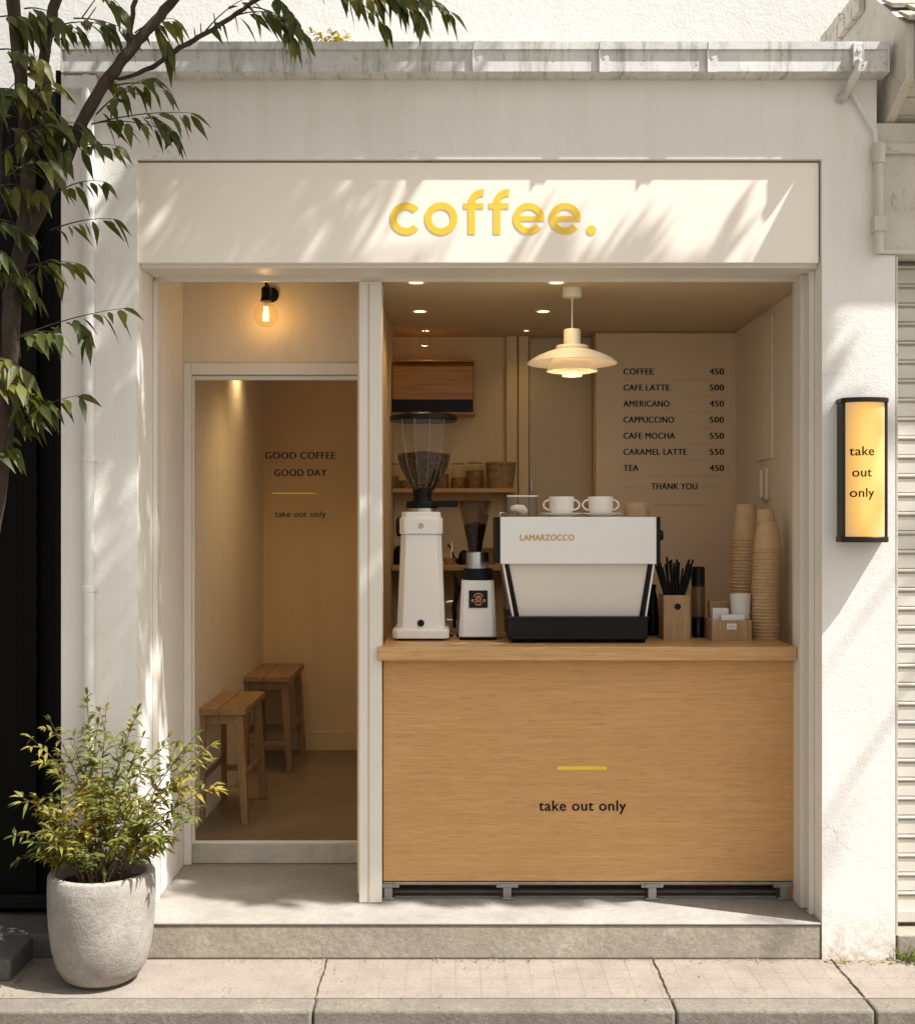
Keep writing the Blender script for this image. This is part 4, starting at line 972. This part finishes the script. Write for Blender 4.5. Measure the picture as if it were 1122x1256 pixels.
prof = []; z = .17; pz = .0795
while z < 2.83:
    prof += [(.120, z), (.120, z + .052), (.132, z + .056), (.132, z + .060), (.114, z + .064), (.114, z + .070), (.128, z + .074)]; z += pz
prof = prof + [(.155, 2.84), (.155, .17)]
MB().prism(prof, 'x', 1.803, 5.5).build('slats', 'shutter', sh, smooth=0)
MB().box(1.803, 5.5, .108, .15, .118, .168).build('bottom_bar', 'shutter', sh, bevel=.004)
MB().box(2.0, 2.06, .098, .108, .13, .15).build('lock', 'black', sh)
tag(MB().box(1.80, 6, .0, .158, .0005, .1).build('shutter_threshold', 'concrete', bevel=.006), 'concrete threshold under the cream roller shutter', 'threshold')

# ------------------------------------------------------------------ planter and shrub
yq = -.212; xq = X(125, yq)
PT = thing('planter', 'round grey cast stone planter on the pavement at the left', 'planter', (xq, yq, 0))
ro = .2055
pp = [(.001, .001), (.085, .0015), (.112, .006), (.145, .028), (.172, .075), (.190, .15), (.200, .24), (.2045, .33), (.2055, .40), (.203, .452), (.198, .462), (.186, .465), (.174, .462), (.168, .452), (.166, .41)]
pp = [(r_, z_ * .925) for r_, z_ in pp]
MB().lathe(pp, (xq, yq, 0), 72, cap=False).build('pot', 'pot', PT, smooth=50)
MB().lathe([(.1665, .381), (.10, .392), (.001, .40)], (xq, yq, 0), 40, cap=False).build('soil', 'soil', PT)
SB = thing('potted_shrub', 'leafy green shrub with yellowing tips growing in the grey planter', 'shrub', (xq, yq, .42))
stems = MB(); lv = MB()
def pinnate(lv, st, pts, L0, n, tipL=1.):
    """paired lance leaves along a twig given as points"""
    pts = [Vector(p) for p in pts]
    seg = [(pts[i + 1] - pts[i]).length for i in range(len(pts) - 1)]; tot = sum(seg)
    for k_ in range(n):
        t = tot * (.12 + .88 * (k_ + random.uniform(-.2, .2)) / max(1, n - 1)); t = min(max(t, 0), tot * .999)
        i = 0
        while i < len(seg) - 1 and t > seg[i]: t -= seg[i]; i += 1
        p = pts[i].lerp(pts[i + 1], min(1, t / seg[i])); d = (pts[i + 1] - pts[i]).normalized()
        side = d.cross(Vector((random.uniform(-.4, .4), random.uniform(-1, 1), 1))).normalized()
        for sgn in ((1, -1) if random.random() < .75 else (random.choice((1, -1)),)):
            dd = (d * random.uniform(.25, .8) + side * sgn * random.uniform(.6, 1) + Vector((random.uniform(-.2, .2), random.uniform(-.3, .3), random.uniform(-.35, .3)))).normalized()
            L_ = L0 * random.uniform(.7, 1.15) * (1 - .3 * (k_ / max(1, n)))
            lv.leaf(p, dd, Vector((random.uniform(-.3, .3), random.uniform(-.8, .1), 1)), L_, L_ * random.uniform(.25, .34), random.uniform(.1, .55), random.uniform(.1, .5))
    d = (pts[-1] - pts[-2]).normalized()
    for q_ in range(2): lv.leaf(pts[-1], (d + Vector((random.uniform(-.3, .3), random.uniform(-.3, .3), random.uniform(-.2, .2)))), Vector((0, -.4, 1)), L0 * .8, L0 * .22, .3)
def shrub_stem(tip, base, sag, L0=.055, n=9):
    base = Vector(base); tip = Vector(tip); mid = base.lerp(tip, .5) + Vector((-(tip.x - base.x) * .18, 0, sag))
    pts = [base.lerp(mid, t).lerp(mid.lerp(tip, t), t) for t in [i / 7 for i in range(8)]]
    stems.tube(pts, [.0042 - .003 * i / 7 for i in range(8)], 5)
    pinnate(lv, stems, pts[2:], L0, n)
    for i in (3, 5, 6):
        for _ in range(2 if i < 6 else 1):
            d = (pts[i + 1 if i < 7 else 7] - pts[i - 1]).normalized()
            dd = (d + Vector((random.uniform(-.9, .9), random.uniform(-.9, .9), random.uniform(-.35, .5)))).normalized()
            e_ = pts[i] + dd * random.uniform(.05, .12); m_ = pts[i].lerp(e_, .5) + Vector((0, 0, .012))
            stems.tube([pts[i], m_, e_], [.0018, .0014, .0009], 4)
            pinnate(lv, stems, [pts[i], m_, e_], L0 * .9, 4)
tips = [(107, 853, 0), (168, 874, -.03), (130, 870, .08), (38, 905, 0), (62, 885, .07), (240, 902, .02), (252, 935, -.02), (28, 978, -.04), (243, 990, -.05), (36, 1022, -.06), (205, 905, .08), (205, 1030, -.1),
        (90, 905, -.08), (150, 915, -.10), (190, 940, -.08), (70, 950, -.1), (110, 930, .1), (215, 960, .05), (160, 985, -.14), (60, 1000, -.12), (100, 985, -.16), (130, 960, -.12), (180, 1005, -.14), (225, 925, .1), (55, 930, .1), (85, 1035, -.17), (145, 1030, -.18), (48, 1048, -.05), (120, 890, -.05), (262, 962, -.06), (258, 915, -.02), (225, 1010, -.1), (175, 905, .03)]
for px, py, dy in tips:
    a = random.random() * 6.28; r_ = random.uniform(.01, .10)
    y = yq + dy
    shrub_stem(P(px, py, y), (xq + r_ * math.cos(a), yq + r_ * math.sin(a), .39), random.uniform(.0, .06), random.uniform(.056, .074), random.randint(7, 10))
for i in range(14):
    a = random.random() * 6.28; r_ = random.uniform(.10, .24)
    b_ = Vector((xq + .08 * math.cos(a), yq + .08 * math.sin(a), .39))
    shrub_stem(b_ + Vector((r_ * math.cos(a) * .8, r_ * math.sin(a) * .6, random.uniform(.10, .3))), b_, .03, .055, 7)
stems.build('stem', 'stem', SB, recalc=False)
lv.build('foliage', 'shrubleaf', SB, recalc=False, smooth=60)

# ------------------------------------------------------------------ street tree at the left
TR = thing('street_tree', 'leafy street tree leaning over the shop front from the left', 'tree', (-2.05, -.42, 0))
tk = MB(); tv = MB()
def PP(px, py, y=-.45): return P(px, py, y)
def smoothpath(pts, rs, n=5):
    pts = [Vector(p) for p in pts]; o = []; r_ = []
    for i in range(len(pts) - 1):
        p0, p1, p2, p3 = pts[max(0, i - 1)], pts[i], pts[i + 1], pts[min(len(pts) - 1, i + 2)]
        for k_ in range(n):
            t = k_ / n; o.append(.5 * ((2 * p1) + (p2 - p0) * t + (2 * p0 - 5 * p1 + 4 * p2 - p3) * t * t + (3 * p1 - p0 - 3 * p2 + p3) * t ** 3)); r_.append(rs[i] + (rs[i + 1] - rs[i]) * t)
    return o + [pts[-1]], r_ + [rs[-1]]
def limb(pts, rs, n=9, wob_=.004):
    p, r_ = smoothpath(pts, rs)
    p = [q + Vector((random.uniform(-wob_, wob_), random.uniform(-wob_, wob_), 0)) for q in p]
    tk.tube(p, [x_ * .82 * random.uniform(.92, 1.08) for x_ in r_], n); return p
limb([(-2.05, -.42, 0), (-2.02, -.42, .6), PP(-45, 850), PP(-22, 700), PP(2, 560), PP(12, 450), PP(14, 360)], [.085, .07, .058, .05, .042, .04, .04], 12)
limb([PP(14, 370), PP(26, 300), PP(34, 230), PP(30, 140), PP(22, 60), PP(14, -40), PP(30, -220)], [.038, .034, .033, .032, .03, .03, .02], 10)
limb([PP(14, 380), PP(30, 300), PP(75, 207), PP(108, 135), PP(140, 86), PP(165, 55), PP(190, 26), PP(225, -14), PP(300, -90), PP(400, -180, -.4)], [.030, .030, .029, .027, .026, .025, .024, .022, .018, .01], 10)
limb([PP(156, 64), PP(161, 30), PP(166, -10), PP(170, -80)], [.015, .013, .012, .008], 8)
limb([PP(138, 92, -.45), PP(150, 96, -.42), PP(186, 82, -.4), PP(215, 62, -.4), PP(245, 45, -.4), PP(285, 20, -.4), PP(325, -6, -.4), PP(420, -45, -.4), PP(540, -90, -.38), PP(700, -150, -.34)], [.007, .008, .0115, .012, .012, .011, .010, .009, .008, .005], 8)
limb([PP(38, 190), PP(48, 110), PP(58, 45), PP(72, -20), PP(100, -150)], [.026, .026, .025, .024, .014], 9)
limb([PP(4, 540), PP(-6, 420), PP(-10, 300), PP(-4, 150), PP(-20, -20)], [.03, .028, .026, .024, .02], 9)
for a, b in (((100, 22), (120, -6)), ((104, 28), (118, 8)), ((206, 66), (208, 48)), ((247, 44), (246, 28)), ((265, 34), (262, 16)), ((240, 46), (238, 34))):
    tk.tube([PP(*a, -.4), PP(*b, -.4)], [.003, .0018], 5)
def spray(a, b, n, L0, sag=.03, yj=.05, down=.95, w=.38):
    a = Vector(a); b = Vector(b); m = a.lerp(b, .5) + Vector((0, random.uniform(-yj, yj) * .3, sag))
    pts = [a.lerp(m, t).lerp(m.lerp(b, t), t) for t in [i / 6 for i in range(7)]]
    tk.tube(pts, [.0032 - .0022 * i / 6 for i in range(7)], 5)
    for k_ in range(n):
        t = .1 + .9 * (k_ + random.uniform(-.3, .3)) / max(1, n - 1); t = min(max(t, .02), 1); i = min(5, int(t * 6)); p = pts[i].lerp(pts[i + 1], t * 6 - i)
        d = (pts[i + 1] - pts[i]).normalized(); side = d.cross(Vector((0, 0, 1)))
        side = side.normalized() if side.length > .05 else Vector((0, 1, 0))
        sg_ = 1 if k_ % 2 else -1
        dd = d * random.uniform(.25, .9) + side * sg_ * random.uniform(.3, .8) + Vector((random.uniform(-.15, .15), random.uniform(-.1, .1), -random.uniform(.2, 1.1) * down))
        L_ = L0 * random.uniform(.7, 1.2)
        pet = p + dd.normalized() * .012
        tv.leaf(pet, dd, Vector((random.uniform(-.5, .5), random.uniform(-1.1, .2), .8)), L_, L_ * w * random.uniform(.85, 1.15), random.uniform(.15, .6), random.uniform(.1, .4))
    tv.leaf(b, (pts[6] - pts[5]) + Vector((0, 0, -.02)), Vector((0, -.6, 1)), L0, L0 * w, .4)
vis = [  # start px, end px, count, leaf length, distance from the wall
    (25, 412, 150, 378, 12, .088, -.45), (20, 416, 70, 408, 8, .09, -.5), (8, 425, 42, 404, 7, .09, -.42), (6, 522, 98, 484, 10, .088, -.45), (4, 500, 50, 496, 8, .09, -.5), (0, 545, 40, 512, 6, .085, -.42),
    (62, 282, 138, 268, 9, .08, -.42), (70, 236, 126, 222, 8, .075, -.42), (20, 330, 92, 322, 10, .09, -.45), (10, 365, 60, 318, 9, .09, -.5), (8, 385, 40, 360, 7, .085, -.4),
    (112, 152, 232, 138, 15, .088, -.42), (118, 140, 178, 96, 9, .09, -.40), (120, 150, 205, 160, 9, .09, -.46), (140, 105, 200, 108, 8, .085, -.4),
    (50, 160, 100, 152, 10, .09, -.5), (70, 185, 142, 178, 8, .085, -.5), (20, 170, 68, 150, 10, .095, -.55), (0, 190, 50, 168, 9, .095, -.5),
    (75, 30, 132, 32, 9, .085, -.4), (90, 22, 155, 36, 9, .08, -.42), (60, 50, 95, 34, 7, .085, -.45), (120, -8, 150, 10, 7, .09, -.45), (165, 40, 212, 22, 9, .09, -.4), (185, 30, 206, 52, 7, .09, -.4),
    (250, 40, 300, -2, 7, .08, -.38), (285, 20, 345, 18, 9, .088, -.38), (310, 8, 370, 38, 10, .085, -.38), (330, -8, 360, 20, 8, .09, -.4),
    (405, -20, 470, 28, 8, .085, -.36), (420, -14, 500, -6, 11, .095, -.4), (440, -10, 552, 14, 12, .088, -.38), (380, -30, 450, -4, 8, .09, -.42), (480, -20, 540, 4, 9, .088, -.36), (125, 96, 150, 110, 5, .08, -.42),
    (0, 20, 45, 30, 11, .095, -.5), (0, 60, 50, 72, 11, .095, -.55), (-10, 110, 40, 118, 12, .095, -.5), (30, 10, 70, 20, 9, .09, -.5), (-10, 230, 45, 232, 12, .095, -.5), (-10, 270, 30, 282, 10, .095, -.55), (-10, 330, 30, 340, 10, .095, -.5), (-10, 440, 25, 450, 9, .09, -.5), (-10, 480, 22, 470, 8, .09, -.55), (-15, 560, 15, 548, 6, .09, -.5), (10, 215, 60, 196, 9, .095, -.55), (-20, 150, 30, 90, 12, .095, -.6), (15, 130, 62, 100, 9, .09, -.5)]
for a0, a1, b0, b1, n, L0, y in vis:
    spray(P(a0, a1, y), P(b0, b1, y + random.uniform(-.05, .05)), n, L0)
    if n >= 10 and a0 > 15:       # a shorter side twig from the middle of each
        m_ = (a0 * .45 + b0 * .55, a1 * .45 + b1 * .55)
        spray(P(*m_, y), P(m_[0] + random.uniform(8, 40), m_[1] + random.uniform(8, 30), y + random.uniform(-.08, .06)), 6, L0 * .9)
rv = random.Random(3)
for i in range(7):  # inner foliage hugging the trunk at the picture's left edge
    a0, a1 = rv.uniform(-40, 40), rv.uniform(-10, 560); y = rv.uniform(-.62, -.34)
    spray(P(a0, a1, y), P(a0 + rv.uniform(-10, 45), a1 + rv.uniform(-18, 26), y + rv.uniform(-.06, .06)), 7, rv.uniform(.07, .1))
# the crown above the picture: limbs spreading over the shop front
def crown(cx, cy, cz_, rx, ry, rz, nspray, seed, L0=.09):
    rnd = random.Random(seed)
    for _ in range(nspray):
        while True:
            u, v_, w_ = rnd.uniform(-1, 1), rnd.uniform(-1, 1), rnd.uniform(-1, 1)
            if u * u + v_ * v_ + w_ * w_ < 1: break
        p = Vector((cx + u * rx, cy + v_ * ry, cz_ + w_ * rz)); a = rnd.random() * 6.28
        spray(p, p + Vector((.25 * math.cos(a), .14 * math.sin(a), rnd.uniform(-.08, .12))), rnd.randint(8, 12), L0)
limb([PP(225, -14), (-.75, -.42, 4.35), (-.1, -.45, 4.7), (.6, -.5, 4.9), (1.2, -.5, 5.0)], [.02, .018, .015, .011, .005], 8)
limb([PP(30, -200), (-1.6, -.4, 5.0), (-1.2, -.4, 5.7), (-.6, -.5, 6.3)], [.022, .02, .016, .006], 8)
for spec in [(.75, -.62, 5.6, .85, .17, .42, 40, 1), (.0, -.62, 4.75, .7, .25, .45, 46, 2), (.75, -.95, 4.85, .6, .2, .4, 30, 3), (-1.2, -.45, 4.8, .8, .35, .6, 46, 5), (-1.4, -1.1, 5.3, 1.0, .5, .8, 50, 4), (-.6, -.85, 4.9, .95, .32, .45, 90, 6), (.55, -.85, 4.9, .7, .3, .35, 40, 7)]:
    crown(*spec)
tk.build('trunk', 'bark', TR, recalc=False, smooth=60)
tv.build('crown', 'leaf', TR, recalc=False, smooth=60)
# added unseen tree right of the picture, its limb placed to shade the counter
ADDED_TREE = thing('street_tree', 'added unseen tree whose limb shades the counter from the right', 'tree', (5.7, -.75, 0))
tk = MB(); tv = MB()
limb([(5.7, -.75, 0), (5.68, -.75, 1.5), (5.66, -.74, 3.0), (5.7, -.7, 4.2), (6.0, -.55, 5.9)], [.12, .10, .09, .08, .03], 12)
limb([(5.69, -.7, 4.0), (5.0, -.68, 4.7), (3.8, -.70, 4.97), (2.5, -.72, 5.02), (1.6, -.68, 5.0)], [.05, .04, .03, .02, .006], 9)
rnd = random.Random(11)
for i in range(230):
    v_ = rnd.random(); y = -.55 - .37 * v_; x = 1.5 + .5 * v_ + rnd.random() * (1.20 + .37 * v_)
    p = Vector((x, y, 4.98 + rnd.uniform(-.1, .12))); a = rnd.random() * 6.28
    spray(p, p + Vector((.16 * math.cos(a), .05 * math.sin(a), rnd.uniform(-.03, .05))), 8, .085, .01, .02, .4, .5)
limb([(4.15, -.70, 4.92), (4.2, -.95, 5.0), (4.18, -1.22, 5.1)], [.016, .014, .008], 8)
limb([(4.0, -.70, 4.95), (3.85, -.85, 5.0), (3.83, -1.0, 5.08)], [.010, .009, .004], 8)
for p_ in ((4.2, -1.1, 5.05),): spray(p_, Vector(p_) + Vector((.1, -.12, .04)), 4, .08)
crown(6.4, -.5, 5.7, 1.0, .6, .7, 50, 21)
tk.build('trunk', 'bark', ADDED_TREE, recalc=False, smooth=60)
tv.build('crown', 'leaf', ADDED_TREE, recalc=False, smooth=60)

# ------------------------------------------------------------------ litter and weeds
fl_ = MB()
def litter(x, y, z, L_=.018):
    a = random.random() * 6.28
    fl_.leaf(Vector((x, y, z + .003)), Vector((math.cos(a), math.sin(a), random.uniform(0, .25))), Vector((random.uniform(-.3, .3), random.uniform(-.3, .3), 1)), L_ * random.uniform(.5, 1.3), L_ * random.uniform(.2, .45), .05, .4)
for i in range(70): litter(random.uniform(-.95, 1.5), random.uniform(-.035, -.005), .004)
for i in range(34): litter(random.uniform(1.5, 1.8), random.uniform(-.05, -.008), .004, .024)
for x in (-.531, .80, 1.53):
    for i in range(16): litter(x + random.uniform(-.02, .02), random.uniform(-.42, -.01), .006, .014)
for i in range(34): litter(random.uniform(-1.73, -1.68), random.uniform(-.38, -.02), .004, .02)
for i in range(90): litter(random.uniform(-1.7, 1.9), random.uniform(-.5, -.02), .005, .016)
tag(fl_.build('fallen_leaves', 'deadleaf', recalc=False, smooth=0), kind='stuff')
gr = MB()
for i in range(60):
    p = Vector((1.825 + random.uniform(-.025, .05), random.uniform(-.06, .01), 0.001)); a = random.uniform(0, 6.28); h_ = random.uniform(.03, .10)
    gr.leaf(p, Vector((math.cos(a) * .5, math.sin(a) * .5 - .1, 1)), Vector((math.sin(a), -1, .2)), h_, .007, random.uniform(.0, .5), .2)
tag(gr.build('weed_tuft', 'grass', recalc=False, smooth=0), 'small green weed tuft at the foot of the roller shutter', 'weed')
wd = MB(); ws = MB()
for i in range(9):
    px = 386 + i * 5.5; b_ = P(px, 56, .06); e_ = b_ + Vector((random.uniform(-.05, .05), random.uniform(-.03, .03), random.uniform(.015, .045)))
    pinnate(wd, ws, [b_, b_.lerp(e_, .5), e_], .055, 4)
M['weedleaf'] = leafmat('weed_leaf', (.30, .25, .04), (.45, .36, .06), (.2, .2, .04), .4, .5)
tag(wd.build('gutter_weed', 'weedleaf', recalc=False, smooth=0), 'yellow green weeds sprouting behind the gutter rim', 'weed')

# ------------------------------------------------------------------ sun, sky, camera
SUN = Vector((.60, -.25, 1.0)).normalized()
el = math.asin(SUN.z); az = math.atan2(SUN.x, SUN.y)
sl = bpy.data.lights.new('sun', 'SUN'); sl.energy = 4.5; sl.angle = math.radians(.7); sl.color = (1., .98, .945)
so = bpy.data.objects.new('sun', sl); C.objects.link(so); so.rotation_euler = SUN.to_track_quat('Z', 'Y').to_euler()
w_ = bpy.data.worlds.new('World'); bpy.context.scene.world = w_; w_.use_nodes = True
nt = w_.node_tree; bg = nt.nodes['Background']
sky = nt.nodes.new('ShaderNodeTexSky'); sky.sky_type = 'NISHITA'; sky.sun_disc = False; sky.sun_elevation = el; sky.sun_rotation = az
sky.air_density = 1.; sky.dust_density = 3.; sky.ozone_density = 1.
hs = nt.nodes.new('ShaderNodeHueSaturation'); hs.inputs['Saturation'].default_value = .15      # thin bright haze rather than deep blue
nt.links.new(sky.outputs[0], hs.inputs['Color']); wm = nt.nodes.new('ShaderNodeMix'); wm.data_type = 'RGBA'; wm.blend_type = 'MULTIPLY'; wm.inputs[0].default_value = 1.; wm.inputs[7].default_value = (1., .96, .905, 1)
nt.links.new(hs.outputs[0], wm.inputs[6]); nt.links.new(wm.outputs[2], bg.inputs[0]); bg.inputs[1].default_value = .092
cam = bpy.data.cameras.new('camera'); co = bpy.data.objects.new('camera', cam); C.objects.link(co)
co.location = (0, -5, CAMZ); co.rotation_euler = (PI / 2, 0, 0)
cam.sensor_fit = 'HORIZONTAL'; cam.sensor_width = 36; cam.lens = 36 * 1500 / 1122; cam.shift_y = 12 / 1122; cam.clip_end = 1000; cam.clip_start = .05
sc_ = bpy.context.scene; sc_.camera = co
sc_.view_settings.view_transform = 'Standard'; sc_.view_settings.look = 'None'; sc_.view_settings.exposure = 1.04; sc_.view_settings.gamma = 1
